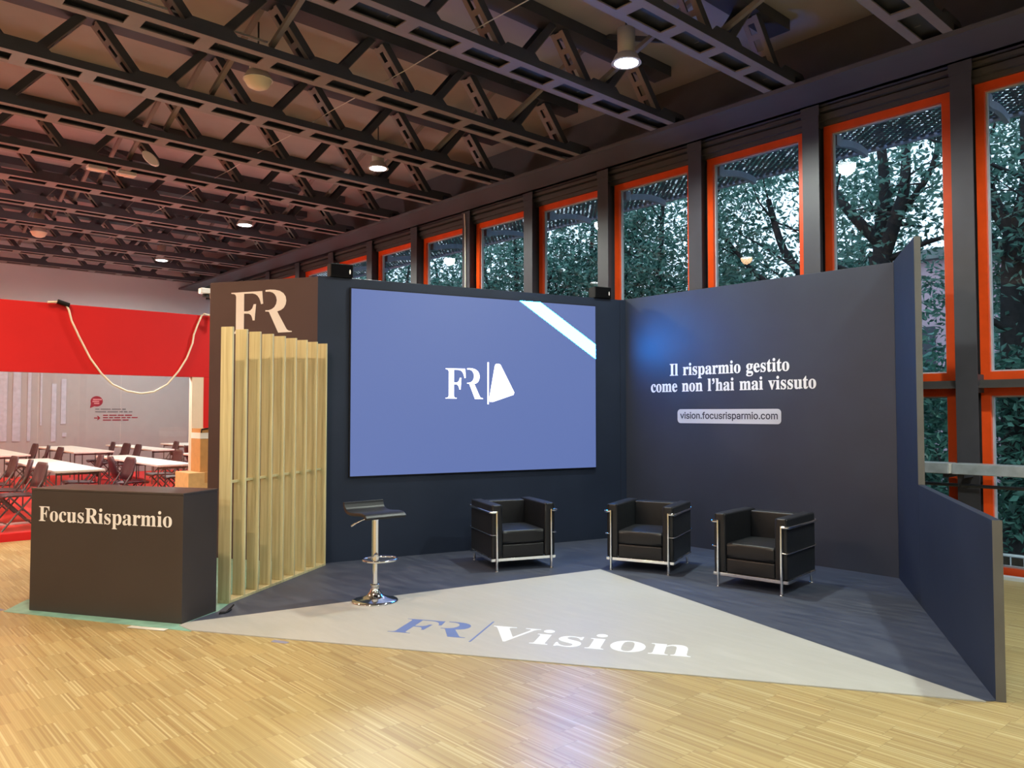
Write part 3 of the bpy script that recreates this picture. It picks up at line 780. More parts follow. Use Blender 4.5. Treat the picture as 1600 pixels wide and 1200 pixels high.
# ------------------------------------------------------------------ lettering
GLYPHS = {'serif': {"'": (201, '32,0 32,240 170,240 170,0|49,17 153,17 153,223 49,223'), 'F': (202, '8,0 8,9 22,11 31,17 34,21 36,26 37,33 37,42 37,187 37,196 36,202 34,208 31,212 22,217 7,219 7,228 197,228 197,160 189,160 187,170 184,178 181,186 178,193 173,198 168,203 162,207 155,210 147,213 137,214 127,215 115,216 106,215 100,215 96,213 93,211 91,206 91,199 91,124 95,124 105,124 114,126 122,130 128,135 133,142 137,150 140,161 142,173 151,173 151,59 142,59 140,73 137,84 133,93 128,100 122,105 114,109 105,111 94,112 91,112 91,40 92,30 94,21 98,15 105,12 115,10 128,9 128,0'), 'I': (130, '7,0 7,9 21,11 31,16 36,24 38,38 38,193 36,206 32,214 28,216 22,218 15,219 7,219 7,228 122,228 122,219 107,218 98,214 93,206 91,193 91,39 92,29 94,22 97,17 103,13 111,10 123,9 123,0'), 'R': (236, '8,0 8,9 22,11 31,16 34,20 36,25 37,32 37,40 37,189 36,203 31,212 22,217 8,219 8,228 108,228 132,227 152,224 170,219 184,213 195,204 202,194 207,182 209,167 205,148 196,133 180,120 157,112 216,25 221,18 226,13 232,10 239,9 240,9 240,0 169,0 101,106 91,106 91,40 91,32 93,25 94,20 97,16 106,11 121,9 121,0|91,117 102,117 114,118 124,120 133,124 140,129 145,136 149,145 151,156 152,168 149,189 142,204 129,213 112,216 101,214 95,211 92,204 91,193'), 'V': (214, '106,-6 22,190 17,201 11,210 4,216 -7,219 -7,228 105,228 105,219 92,218 83,216 78,212 76,205 77,198 81,189 129,72 174,189 176,197 177,204 176,212 171,216 162,218 149,219 149,228 221,228 221,219 212,218 204,214 201,210 198,205 194,199 191,191 115,-6'), 'a': (172, '127,-5 116,-4 108,1 103,8 100,17 88,8 76,1 62,-3 48,-4 39,-4 32,-2 26,1 20,6 16,11 13,17 11,24 10,32 11,42 15,52 22,60 32,68 44,75 59,82 78,89 99,95 99,121 98,133 93,141 85,146 74,148 58,145 52,137 53,134 57,128 60,122 61,116 60,107 55,101 48,97 39,95 29,97 22,102 18,109 16,118 19,129 25,139 29,144 34,147 41,151 47,154 55,156 63,158 72,159 81,159 98,158 112,156 123,152 132,146 138,139 143,129 145,118 146,105 146,31 147,24 147,20 149,18 152,17 156,18 160,21 165,14 156,6 147,0 137,-4|76,17 81,18 87,20 93,25 99,32 99,85 82,78 69,69 62,57 59,42 60,31 63,23 68,18'), 'c': (147, '78,-5 69,-4 60,-2 51,1 43,5 36,11 29,18 24,25 19,34 15,43 12,53 10,64 10,75 10,87 12,98 15,109 20,118 26,127 32,135 39,142 48,148 57,153 67,157 77,159 87,160 99,159 109,157 118,154 125,149 131,144 135,137 138,130 139,123 137,114 133,108 127,103 118,102 109,104 103,108 99,115 98,125 98,131 99,136 95,145 85,148 72,145 63,135 58,118 56,94 57,76 59,61 63,49 69,38 75,30 83,24 92,20 102,19 111,20 119,23 128,29 136,36 142,30 129,15 114,4 97,-3'), 'e': (150, '77,-5 67,-4 59,-2 50,1 42,5 35,11 29,18 23,25 18,34 15,44 12,55 10,66 10,79 10,90 12,101 15,111 19,120 24,129 30,136 36,143 43,149 52,153 60,157 69,159 79,159 92,158 104,154 115,148 124,140 132,130 137,117 140,103 141,87 141,83 58,83 61,56 69,37 82,25 100,21 109,23 118,27 127,33 135,43 142,36 129,18 114,5 96,-2|58,96 101,96 101,107 100,117 100,126 98,133 97,139 90,146 81,148 71,146 64,137 59,122 58,102'), 'g': (164, '73,-70 58,-70 44,-68 33,-65 24,-61 16,-56 11,-50 8,-44 7,-37 9,-30 14,-23 22,-17 34,-13 24,-7 17,0 13,7 12,15 14,27 21,37 27,42 33,46 41,51 51,55 34,64 21,75 14,89 11,106 12,114 13,121 16,128 20,134 25,139 30,144 37,149 44,152 52,155 60,157 69,159 79,159 88,159 98,157 107,155 117,152 158,152 158,134 134,134 139,127 143,119 145,110 146,102 145,95 144,88 141,81 138,76 134,70 129,65 123,61 117,58 110,55 102,53 94,52 86,51 78,52 71,52 63,51 56,47 52,42 50,36 55,27 71,25 88,25 100,24 111,23 121,22 129,20 137,18 143,15 147,11 151,6 154,1 156,-5 157,-11 158,-18 156,-30 152,-40 146,-49 136,-56 124,-62 110,-67 92,-69|79,62 89,65 95,73 97,79 99,86 99,95 100,105 99,116 99,125 97,132 95,138 89,146 79,148 69,146 62,138 60,132 58,125 57,116 57,105 57,95 58,86 60,79 62,73 69,65|80,-58 103,-57 119,-52 128,-44 132,-33 130,-25 125,-21 116,-18 102,-17 48,-17 40,-26 37,-36 39,-45 47,-52 53,-55 61,-56 70,-58'), 'h': (190, '9,0 9,8 17,9 22,13 25,19 26,28 26,199 25,208 23,215 18,218 9,220 9,228 74,228 74,133 84,145 95,153 108,158 122,159 141,156 154,146 162,129 165,106 165,28 166,19 169,13 174,9 182,8 182,0 101,0 101,8 103,8 114,13 118,28 118,108 117,120 115,129 110,134 101,136 94,135 87,131 80,125 74,118 74,28 75,19 77,13 82,9 90,8 90,0'), 'i': (99, '50,181 41,183 32,188 27,196 25,206 27,216 32,224 41,230 50,232 60,230 68,224 74,216 76,206 74,196 68,188 60,183|9,0 9,8 18,10 23,13 25,19 26,28 26,126 25,136 23,142 19,145 10,147 10,155 74,155 74,28 75,19 77,13 82,10 90,8 90,0'), 'l': (100, '9,0 9,8 18,10 23,13 25,19 26,28 26,199 26,208 24,215 19,218 10,220 10,228 74,228 74,28 75,19 77,13 82,10 90,8 90,0'), 'm': (277, '9,0 9,8 17,9 22,13 25,19 26,28 26,127 25,136 23,142 18,146 9,147 9,155 73,155 73,132 83,144 94,152 106,157 119,159 134,157 146,152 155,143 160,131 171,143 182,152 195,157 209,159 228,156 241,146 249,129 252,106 252,28 253,19 255,13 260,9 268,8 268,0 189,0 189,8 197,9 201,13 204,19 205,28 205,108 204,120 202,129 197,134 189,136 182,135 175,131 168,126 162,119 162,28 163,19 165,13 170,9 178,8 178,0 100,0 100,8 108,9 112,13 115,19 116,28 116,108 115,120 113,129 108,134 100,136 92,135 85,131 79,125 73,118 73,28 74,19 76,13 81,10 89,8 89,0'), 'n': (190, '9,0 9,8 17,9 22,13 25,19 26,28 26,127 25,136 23,142 18,146 9,147 9,155 74,155 74,134 84,145 95,153 108,158 122,159 141,156 154,146 162,129 165,106 165,28 166,19 169,13 174,9 182,8 182,0 101,0 101,8 103,8 114,13 118,28 118,108 117,120 115,129 110,134 101,136 94,135 87,131 80,125 74,118 74,28 75,19 77,13 82,9 90,8 90,0'), 'o': (168, '84,-5 74,-4 63,-2 54,1 45,6 37,12 30,18 24,26 19,35 15,45 12,55 10,66 9,77 10,88 12,99 15,110 19,119 24,128 30,136 37,143 45,149 54,153 63,157 73,159 84,159 95,159 105,157 114,153 123,149 131,143 138,136 144,129 149,120 153,110 156,100 158,89 158,77 158,65 156,54 153,44 149,34 144,26 138,18 131,11 123,5 114,1 105,-2 95,-4|84,6 96,9 104,19 107,28 109,41 109,48 110,57 110,66 110,77 109,97 108,114 106,126 104,135 96,146 84,149 72,146 64,135 62,126 60,114 59,97 58,77 59,67 59,57 59,49 60,41 62,28 64,19 72,9'), 'p': (186, '9,-70 9,-62 15,-61 20,-59 23,-55 25,-50 26,-43 26,-32 26,122 25,134 23,142 18,145 10,147 10,155 72,155 72,131 80,144 90,152 102,158 115,160 124,159 132,157 139,154 146,149 153,143 158,137 163,129 167,121 171,111 173,102 174,91 175,80 174,68 173,57 171,46 167,36 163,27 158,19 152,12 146,6 138,1 131,-2 122,-4 113,-5 102,-4 91,0 82,7 74,16 74,-29 74,-41 76,-49 79,-55 83,-59 90,-61 99,-61 99,-70|98,14 105,15 111,18 116,23 120,30 122,39 125,50 126,62 126,77 126,92 125,104 123,115 121,124 117,131 113,135 107,138 99,139 92,138 85,134 79,127 74,118 74,34 78,25 84,19 90,15'), 'r': (144, '9,0 9,8 18,10 23,13 25,19 26,28 26,126 25,136 23,143 18,146 10,147 10,155 73,155 73,126 77,134 82,140 88,146 94,151 105,157 117,159 129,157 138,152 143,144 145,133 143,124 139,117 132,113 124,111 116,112 111,115 107,120 103,125 99,129 94,130 87,128 81,121 78,116 76,110 75,103 75,96 75,28 76,18 79,13 87,10 99,8 99,0'), 's': (144, '76,-5 68,-5 61,-3 52,-1 43,3 40,4 37,4 30,2 26,-4 18,-4 18,53 27,53 29,43 33,34 38,26 43,19 50,14 56,10 63,8 70,7 81,9 89,13 94,20 96,29 95,36 92,42 86,48 78,52 53,65 45,69 38,74 32,79 27,85 23,90 21,97 19,103 18,110 19,120 22,130 26,138 32,145 40,152 49,156 59,159 71,160 76,159 83,158 91,156 99,154 103,153 106,152 111,154 115,160 122,160 122,111 114,111 111,119 107,127 103,133 98,139 93,143 87,146 81,147 75,148 65,147 58,143 54,137 52,130 54,122 58,116 64,111 73,106 96,95 104,90 111,86 116,81 121,76 124,70 127,63 128,56 129,47 128,36 125,26 120,17 114,9 106,3 97,-2 87,-4'), 't': (114, '62,-5 52,-4 44,-2 38,1 33,5 29,11 26,18 25,26 24,36 24,139 10,139 10,150 20,159 29,168 37,176 44,185 50,192 56,199 61,206 64,212 72,212 72,155 104,155 104,139 72,139 72,41 73,32 75,25 78,21 84,20 90,21 95,24 99,30 103,37 111,33 102,16 91,5 78,-2'), 'u': (187, '65,-5 55,-4 46,-2 38,3 33,9 28,16 25,25 23,36 23,48 23,124 22,134 20,141 15,145 6,147 6,155 71,155 71,37 72,29 75,23 81,19 88,18 96,19 103,22 109,26 114,33 114,124 113,135 110,142 105,146 95,147 95,155 162,155 162,35 163,25 166,19 171,16 180,15 180,6 166,6 150,4 133,0 114,-5 114,20 110,15 105,10 99,5 93,2 87,-1 80,-3 73,-5'), 'v': (153, '71,-5 19,124 15,133 11,141 6,145 -1,147 -1,155 82,155 82,147 78,147 68,145 64,138 65,134 92,61 118,126 120,132 121,136 116,144 102,147 102,155 152,155 152,147 144,144 139,139 135,132 130,122 80,-5')}, 'sans': {'.': (94, '48,-2 39,-1 31,4 26,12 25,20 26,29 31,37 39,42 48,43 56,42 64,37 69,29 71,20 69,12 64,4 56,-1'), 'a': (195, '80,-4 71,-4 63,-3 55,0 47,2 40,6 34,11 29,16 24,22 20,29 17,37 16,45 15,54 16,62 17,69 19,75 22,80 29,90 39,97 44,99 50,102 56,104 63,105 69,107 76,108 82,109 89,110 117,113 126,115 133,117 136,121 138,127 138,128 137,139 133,148 128,156 120,161 110,164 98,165 85,164 75,161 66,156 59,150 54,144 50,137 20,146 24,154 29,161 34,167 39,173 46,178 52,182 59,185 66,188 74,190 82,191 89,192 97,192 108,192 119,190 126,188 131,186 137,183 143,180 148,176 153,172 157,166 161,160 164,153 167,145 168,136 168,126 168,0 138,0 138,26 136,26 132,19 126,12 118,6 108,1 102,-2 95,-3 88,-4|85,23 93,23 101,24 108,26 114,29 124,37 132,47 136,57 138,69 138,95 135,93 130,91 123,89 116,88 100,86 88,84 77,82 67,79 58,75 52,70 47,62 46,52 47,43 51,36 57,30 65,26 74,24'), 'c': (198, '104,-4 91,-3 79,-1 69,3 58,8 49,15 41,23 34,32 28,43 23,54 20,66 18,80 17,94 18,108 20,122 23,134 28,146 34,156 41,165 49,173 58,180 69,185 79,189 91,191 104,192 111,192 117,191 124,190 130,189 142,184 153,178 162,170 170,161 173,156 176,150 179,145 181,138 151,131 149,138 145,145 141,150 135,155 128,159 121,162 113,164 104,165 95,164 86,162 79,159 73,155 67,150 62,144 58,137 54,129 52,121 50,112 49,103 48,94 49,84 50,75 52,67 54,59 58,51 62,44 67,38 73,33 79,29 86,26 95,24 104,23 113,24 121,26 129,29 135,33 141,38 146,44 149,51 152,59 181,51 179,45 177,39 174,33 171,28 163,19 153,11 148,7 142,4 136,2 130,0 124,-2 117,-3 111,-4'), 'f': (127, '114,190 114,164 3,164 3,190|40,0 40,216 41,224 42,231 45,237 48,243 52,248 57,252 62,256 68,259 74,262 80,264 87,265 94,265 103,265 111,263 117,262 121,260 114,234 107,236 103,237 97,237 85,235 77,230 72,221 71,209 71,0'), 'i': (83, '26,0 26,190 57,190 57,0|42,221 34,223 27,227 22,234 21,242 22,249 27,256 34,260 42,262 50,260 57,256 62,249 63,242 62,234 57,227 50,223'), 'm': (305, '26,0 26,190 56,190 56,148 54,148 56,155 59,162 62,168 66,173 75,182 86,188 98,192 110,193 120,192 129,190 137,186 144,180 150,174 154,166 158,157 160,147 156,147 158,154 161,160 164,166 169,172 173,176 178,181 184,184 190,187 197,190 204,192 211,193 218,193 226,193 234,191 242,189 249,186 255,182 261,177 266,171 270,164 274,156 276,148 278,138 278,128 278,0 248,0 248,127 247,136 245,145 241,151 236,156 230,160 224,163 217,165 209,165 197,164 187,160 179,153 173,145 169,135 168,124 168,0 137,0 137,130 136,137 134,144 131,150 126,156 121,160 115,163 107,165 100,165 89,164 79,160 70,154 63,145 60,139 58,133 57,126 57,119 57,0'), 'n': (205, '57,113 57,0 26,0 26,190 56,190 56,144 51,144 56,156 62,166 68,175 76,181 84,186 94,189 103,192 114,192 123,192 132,190 140,188 147,184 154,180 160,174 166,168 170,160 174,152 176,142 178,132 179,120 179,0 148,0 148,118 147,128 145,137 142,145 136,152 130,158 123,161 114,164 105,165 98,164 92,163 86,161 80,159 71,151 63,141 60,135 58,129 57,121'), 'o': (208, '104,-4 91,-3 79,-1 69,3 58,8 49,15 41,23 34,32 28,43 23,54 20,66 18,80 17,94 18,108 20,122 23,134 28,146 34,156 41,165 49,173 58,180 69,185 79,189 91,191 104,192 116,191 128,189 139,185 149,180 159,173 167,165 174,156 180,146 184,134 188,122 190,108 191,94 190,80 188,66 184,54 180,43 174,32 167,23 159,15 149,8 139,3 128,-1 116,-3|104,23 113,24 121,26 129,29 135,33 141,38 146,44 150,51 154,59 156,67 158,75 159,84 160,94 159,103 158,112 156,121 154,129 150,137 146,144 141,150 135,155 129,159 121,162 113,164 104,165 95,164 86,162 79,159 73,155 67,150 62,144 58,137 54,129 52,121 50,112 49,103 48,94 49,84 50,75 52,67 54,59 58,51 62,44 67,38 73,33 79,29 86,26 95,24'), 'p': (212, '26,-71 26,190 56,190 56,160 59,160 63,166 69,173 76,180 86,186 92,189 98,191 106,192 115,192 126,191 137,189 147,185 156,180 165,174 173,166 179,157 185,146 189,135 193,122 194,109 195,94 194,80 193,66 189,54 185,42 179,32 173,23 165,15 157,8 147,3 137,-1 126,-3 115,-4 106,-4 99,-3 92,-1 86,2 76,8 69,16 63,23 59,29 57,29 57,-71|110,23 119,24 126,26 133,29 140,33 145,38 150,44 154,51 158,58 161,67 163,75 164,85 164,95 164,104 163,114 161,122 158,131 155,138 150,145 146,151 140,156 134,160 126,163 119,164 110,165 102,164 94,163 87,160 81,156 75,151 70,145 66,139 62,131 60,123 58,114 57,105 56,95 57,84 58,75 60,66 63,58 66,50 70,43 75,37 81,32 87,28 94,26 102,24'), 'r': (130, '26,0 26,190 56,190 56,160 58,160 61,167 65,173 70,179 76,184 83,187 90,190 98,192 107,192 115,192 122,192 122,161 115,162 109,163 103,163 91,161 80,157 70,151 63,142 58,131 57,118 57,0'), 's': (182, '91,-4 81,-4 72,-3 64,-1 56,2 49,5 42,9 36,14 31,19 26,25 23,32 20,39 18,47 47,53 49,46 53,40 57,34 62,30 68,27 75,25 82,23 91,23 100,23 108,25 116,27 122,31 131,40 134,51 132,60 127,68 118,74 106,78 75,85 63,89 52,93 43,98 36,104 31,111 27,119 24,127 23,137 24,145 26,152 29,159 33,166 38,172 43,177 50,181 58,185 66,188 74,190 84,192 94,192 103,192 112,191 120,189 127,186 134,183 140,179 145,175 149,170 153,164 157,158 160,152 162,145 134,139 129,149 121,158 116,162 110,164 102,166 94,166 86,166 78,164 71,162 65,158 57,150 54,139 56,129 62,122 66,119 72,116 78,114 86,111 115,105 127,101 137,97 146,92 153,86 159,79 162,71 165,63 166,53 165,45 163,37 160,30 156,24 151,17 145,12 138,7 130,3 121,0 112,-2 102,-4'), 'u': (205, '91,-3 82,-2 73,-1 65,2 57,5 51,10 44,15 39,22 35,29 31,38 28,47 27,58 26,69 26,190 57,190 57,72 58,62 60,52 63,44 68,37 75,32 82,28 91,26 100,25 107,25 113,27 119,28 125,31 134,38 142,48 144,54 146,61 148,68 148,76 148,190 179,190 179,0 149,0 149,46 154,46 149,34 143,23 136,15 129,8 120,4 111,0 101,-2'), 'v': (195, '81,0 9,190 42,190 83,78 86,69 88,60 91,52 93,43 96,35 98,27 100,18 103,10 92,10 94,18 97,27 99,35 101,43 104,52 106,60 109,69 112,78 152,190 186,190 113,0')}}
CAP = {'serif': 228.0, 'sans': 265.0}
GLYPHS['serif']["'"] = (96, '|'.join([' '.join('%d,%d' % (50 + 27 * cos(radians(a)), 205 + 27 * sin(radians(a))) for a in range(-60, 215, 25)) + ' 36,180 49,176 52,163 44,146 28,133 31,126 58,141 74,163 77,186']))
def outlines(s, font):
    out = []; x = 0.0
    for ch in s:
        if ch == ' ':
            x += 118; continue
        adv, enc = GLYPHS[font][ch]
        for sp in enc.split('|'):
            out.append([(float(a) + x, float(b)) for a, b in (q.split(',') for q in sp.split(' '))])
        x += adv
    return out
def plate(name, polys, MX, mat, parent, t=0.003, bold=0.0):
    """flat cut-out shape from closed outlines (holes by even-odd), t thick, standing on the plane of MX"""
    c = bpy.data.curves.new('tmp', 'CURVE'); c.dimensions = '2D'; c.fill_mode = 'BOTH'; c.extrude = t / 2; c.offset = bold
    for p in polys:
        sp = c.splines.new('POLY'); sp.points.add(len(p) - 1)
        for i, (x, y) in enumerate(p): sp.points[i].co = (x, y, 0, 1)
        sp.use_cyclic_u = True
    o = bpy.data.objects.new('tmp', c); COL.objects.link(o)
    dg = bpy.context.evaluated_depsgraph_get(); dg.update()
    me = bpy.data.meshes.new_from_object(o.evaluated_get(dg))
    bpy.data.objects.remove(o, do_unlink=True); bpy.data.curves.remove(c)
    me.transform(MX @ Matrix.Translation((0, 0, t / 2)))
    me.name = name; me.materials.clear(); me.materials.append(mat)
    r = bpy.data.objects.new(name, me); COL.objects.link(r)
    if parent: r.parent = parent
    return r
def lettering(name, s, font, width, cap, MX, mat, parent, t=0.003, bold=0.0):
    P_ = outlines(s, font)
    x0 = min(x for p in P_ for x, y in p); x1 = max(x for p in P_ for x, y in p)
    sx = width / (x1 - x0); sy = cap / CAP[font]
    return plate(name, [[((x - x0) * sx, y * sy) for x, y in p] for p in P_], MX, mat, parent, t, bold)
F_PX = [(330,306),(592,291),(601,400),(583,404),(577,378),(567,352),(553,331),(535,318),(510,312),(440,314),(440,467),(472,466),(494,458),(510,440),(522,405),(541,403),(531,545),(514,545),(509,520),(500,500),(483,488),(440,486),(440,625),(446,640),(460,647),(480,649),(480,657),(330,664),(330,656),(350,653),(365,645),(372,628),(372,340),(366,324),(354,317),(330,314)]
R_PX = [(620,283),(660,279),(700,281),(738,290),(768,310),(786,338),(792,372),(787,405),(772,435),(748,455),(718,466),(792,608),(800,620),(815,629),(840,631),(838,640),(728,647),(650,470),(636,467),(620,467),(620,457),(645,456),(672,447),(694,430),(709,402),(714,370),(709,342),(697,320),(680,305),(655,297),(620,297)]
def fr_polys(width, height):
    f = lambda p: ((p[0] - 330) / 510.0 * width, (662 - (p[1] + .05 * (p[0] - 330))) / 357.0 * height)
    return [[f(p) for p in F_PX], [f(p) for p in R_PX]]

# ------------------------------------------------------------------ the stand: floor
S0 = Vector((-6.53, 2.69)); S1 = Vector((-7.49, 4.11))
J = Vector((-7.62, 4.06)); LW = Vector((-8.80, 3.36)); K = Vector((-6.62, 7.93)); RW = Vector((-3.205, 7.90))
PE = Vector((-1.504, 4.96))
I4 = Matrix.Identity(4)
st = thing('stage_mat', 'dark slate vinyl stage floor with a large pale grey triangle', 'stage floor', (0, 0, 0))
MB().prism([(-5.934, 2.18), (-1.53, 4.93), (-1.50, 4.97), (RW.x, RW.y), (K.x, K.y), (J.x, J.y), (S1.x, S1.y), (S0.x, S0.y), (-6.345, 2.528), (-6.138, 2.172)], I4, .006).build('dark_vinyl', M['mat_dark'], st)
MB().prism([(-5.926, 2.155), (-1.535, 4.902), (-5.423, 6.08), (-6.062, 2.715), (-6.165, 2.21), (-6.12, 2.14)], Matrix.Translation((0, 0, .0005)), .007).build('grey_triangle', M['mat_grey'], st)
XD = Vector((.852, .523, 0)); YD = Vector((-.523, .852, 0))
tag(plate('logo_lettering', fr_polys(.60, .37), frame_matrix((-4.93, 3.21, .0075), XD, YD), M['floor_blue'], st, .0008), 'two blue serif letters on the grey floor')
o_ = Vector((-4.33, 3.485, .0075))
plate('divider_line', [[(0, 0), (.014, 0), (.014, .55), (0, .55)]], frame_matrix(o_, XD, YD), M['floor_blue'], st, .0008)
lettering('word_lettering', 'Vision', 'serif', 1.46, .36, frame_matrix(Vector((-4.93, 3.21, .0075)) + XD * .70 + YD * .005, XD, YD), M['floor_white'], st, .0008)

t = MB().prism([(-7.50, 1.24), (-5.91, 2.15), (-5.99, 2.24), (-6.30, 2.52), (-6.50, 2.70), (-7.45, 4.10), (J.x, J.y), (LW.x, LW.y), (-8.6, 2.7), (-7.83, 1.46)], I4, .003).build('floor_film', M['mint'])
tag(t, 'mint green protective film on the floor under the counter', 'floor film')
t = MB().prism([(-6.33, 1.83), (-6.05, 2.005), (-6.08, 2.05), (-6.36, 1.875)], Matrix.Translation((0, 0, .003)), .001).build('tape_strip', M['tape'])
tag(t, 'white strip of tape on the mint film in front of the counter', 'tape')
t = MB().prism([(-5.27, 2.47), (-5.16, 2.53), (-5.17, 2.56), (-5.22, 2.55), (-5.30, 2.51)], I4, .0015).build('tape_scrap', M['blue_tape'])
tag(t, 'small blue grey tape scrap on the wood floor near the stage edge', 'tape')
t = MB().prism([(-7.75, 1.17), (-7.55, 1.22), (-7.56, 1.26), (-7.76, 1.21)], I4, .0015).build('tape_scrap', M['blue_tape'])
tag(t, 'blue tape scrap on the floor at the end of the mint film', 'tape')

# ------------------------------------------------------------------ the stand: walls
def wall_panel(mb, A, B, h, th, z0=0.0):
    """upright panel from A to B (plan), thickness th to the left of A->B"""
    A = Vector(A[:2]); B = Vector(B[:2]); d = (B - A).normalized(); n = Vector((-d.y, d.x)) * th
    mb.prism([(A.x, A.y), (B.x, B.y), (B.x + n.x, B.y + n.y), (A.x + n.x, A.y + n.y)], Matrix.Translation((0, 0, z0)), h - z0)
    return mb
H3 = 3.065
# slogan wall, parallel to the windows
sw = thing('slogan_wall', 'dark panel wall with white slogan behind the two right armchairs', 'stand wall', (RW.x, RW.y, 0))
def off(o, root):
    o.data.transform(Matrix.Translation(-Vector(root.location)))
    return o
off(wall_panel(MB(), RW, K, H3 + .01, -.08).build('panel', M['stage_paint'], sw, bevel=.004, seg=1), sw)
wd = (RW - K).normalized(); WX = Vector((wd.x, wd.y, 0)); WZ = Vector((0, 0, 1))
def on_slogan(s, z): return Vector((K.x, K.y, 0)) + WX * s + Vector((0, -.001, z)) - Vector(sw.location)
def sS(X): return X - K.x
lettering('slogan_lettering', 'Il risparmio gestito', 'serif', 1.585, .142, frame_matrix(on_slogan(sS(-5.907), 2.055), WX, WZ), M['white_vinyl'], sw, .002, .0017)
lettering('slogan_lettering', "come non l'hai mai vissuto", 'serif', 2.18, .142, frame_matrix(on_slogan(sS(-6.20), 1.858), WX, WZ), M['white_vinyl'], sw, .002, .0017)
rr = .045; w_, h_ = 1.375, .168; pts = []
for cx_, cy_, a0 in ((w_ - rr, h_ - rr, 0), (rr, h_ - rr, 90), (rr, rr, 180), (w_ - rr, rr, 270)):
    for i in range(7):
        a = radians(a0 + 15 * i); pts.append((cx_ + rr * cos(a), cy_ + rr * sin(a)))
lb = plate('address_label', [pts], frame_matrix(on_slogan(sS(-5.797), 1.475), WX, WZ), M['label_grey'], sw, .002)
lb['label'] = 'pale grey rounded web address label'
lettering('address_lettering', 'vision.focusrisparmio.com', 'sans', 1.29, .079, frame_matrix(on_slogan(sS(-5.797) + .042, 1.475 + .055) + Vector((0, -.002, 0)), WX, WZ), M['ink'], lb, .001, .0022)

# wall with the screen
dw = thing('screen_wall', 'dark navy panel wall carrying the large blue screen', 'stand wall', (J.x, J.y, 0))
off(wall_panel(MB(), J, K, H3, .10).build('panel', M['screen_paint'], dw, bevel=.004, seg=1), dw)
kd = (K - J).normalized()
b = MB(); wall_panel(b, K - kd * .085 + Vector((kd.y, -kd.x)) * .012, K - kd * .0 + Vector((kd.y, -kd.x)) * .012, H3, .012)
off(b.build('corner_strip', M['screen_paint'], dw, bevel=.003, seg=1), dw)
BX = Vector((kd.x, kd.y, 0)); BN = Vector((kd.y, -kd.x, 0))     # along the wall to the right, out of the wall
def on_screen(s, z, o=0.0):
    """s metres to the left of the inner corner"""
    return Vector((K.x, K.y, 0)) - BX * s + BN * o + Vector((0, 0, z))
# the screen
sc_ = thing('led_screen', 'large lit blue LED screen with white logo and white diagonal stripe', 'screen', tuple(on_screen(3.64, .915)), math.atan2(kd.y, kd.x))
SWD, SHT = 3.155, 2.035
MB().box(0, SWD, -.035, -.001, 0, SHT).build('display_panel', M['screen'], sc_)
MB().box(-.012, 0, -.03, 0, -.01, SHT + .012).box(SWD, SWD + .008, -.03, 0, -.01, SHT + .012).box(0, SWD, -.03, 0, SHT, SHT + .012).box(0, SWD, -.03, 0, -.01, 0).build('bezel', M['black_plastic'], sc_)
SM = frame_matrix((0, -.0352, 0), (1, 0, 0), (0, 0, 1))
def sp(s, z): return (3.64 - s, z - .915)
plate('white_stripe', [[sp(1.574, 2.95), sp(1.285, 2.95), sp(.485, 2.465), sp(.485, 2.282)]], SM, M['screen_stripe'], sc_, .001)
lg = plate('screen_logo', [[(x + 3.64 - 2.535, y + 1.765 - .915) for x, y in p] for p in fr_polys(.475, .345)], SM, M['screen_logo'], sc_, .001)
lg['label'] = 'two white lit serif letters'
plate('logo_line', [[sp(2.003, 2.195), sp(1.985, 2.195), sp(1.985, 1.700), sp(2.003, 1.700)]], SM, M['screen_logo'], sc_, .001)
plate('logo_wedge', [[sp(1.905, 2.165), sp(1.89, 2.178), sp(1.845, 2.178), sp(1.83, 2.168), sp(1.648, 1.845), sp(1.655, 1.815), sp(1.93, 1.728), sp(1.975, 1.728), sp(1.978, 1.78)]], SM, M['screen_logo'], sc_, .001)

# wall with the big FR letters
lw = thing('logo_wall', 'dark brown-grey panel wall with two large serif letters behind the wooden slats', 'stand wall', (LW.x, LW.y, 0))
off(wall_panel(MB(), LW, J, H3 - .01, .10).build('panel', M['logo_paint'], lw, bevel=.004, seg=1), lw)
ld = (J - LW).normalized(); LX = Vector((ld.x, ld.y, 0)); LN = Vector((ld.y, -ld.x, 0))
s0 = .285
tag(plate('logo_lettering', fr_polys(.775, .455), frame_matrix(LX * s0 + LN * .001 + Vector((0, 0, 2.475)), LX, WZ), M['white_vinyl'], lw, .003), 'two large white serif letters')

# side wall: tall fin then low parapet
pd = (PE - RW).normalized()
sd = thing('side_wall', 'dark blue side wall, a tall fin stepping down to a low parapet at right', 'stand wall', (RW.x, RW.y, 0))
F1 = RW + pd * 1.12
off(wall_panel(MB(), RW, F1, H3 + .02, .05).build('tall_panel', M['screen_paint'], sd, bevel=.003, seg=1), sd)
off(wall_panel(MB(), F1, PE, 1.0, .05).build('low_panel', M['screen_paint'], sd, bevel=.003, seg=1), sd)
pn = Vector((-pd.y, pd.x)) * .05
off(wall_panel(MB(), PE, PE + pd * .004, 1.0, .05).build('edge_strip', M['stage_edge'], sd), sd)
off(wall_panel(MB(), F1, F1 + pd * .004, H3 + .02, .05, 1.001).build('edge_strip', M['stage_edge'], sd), sd)

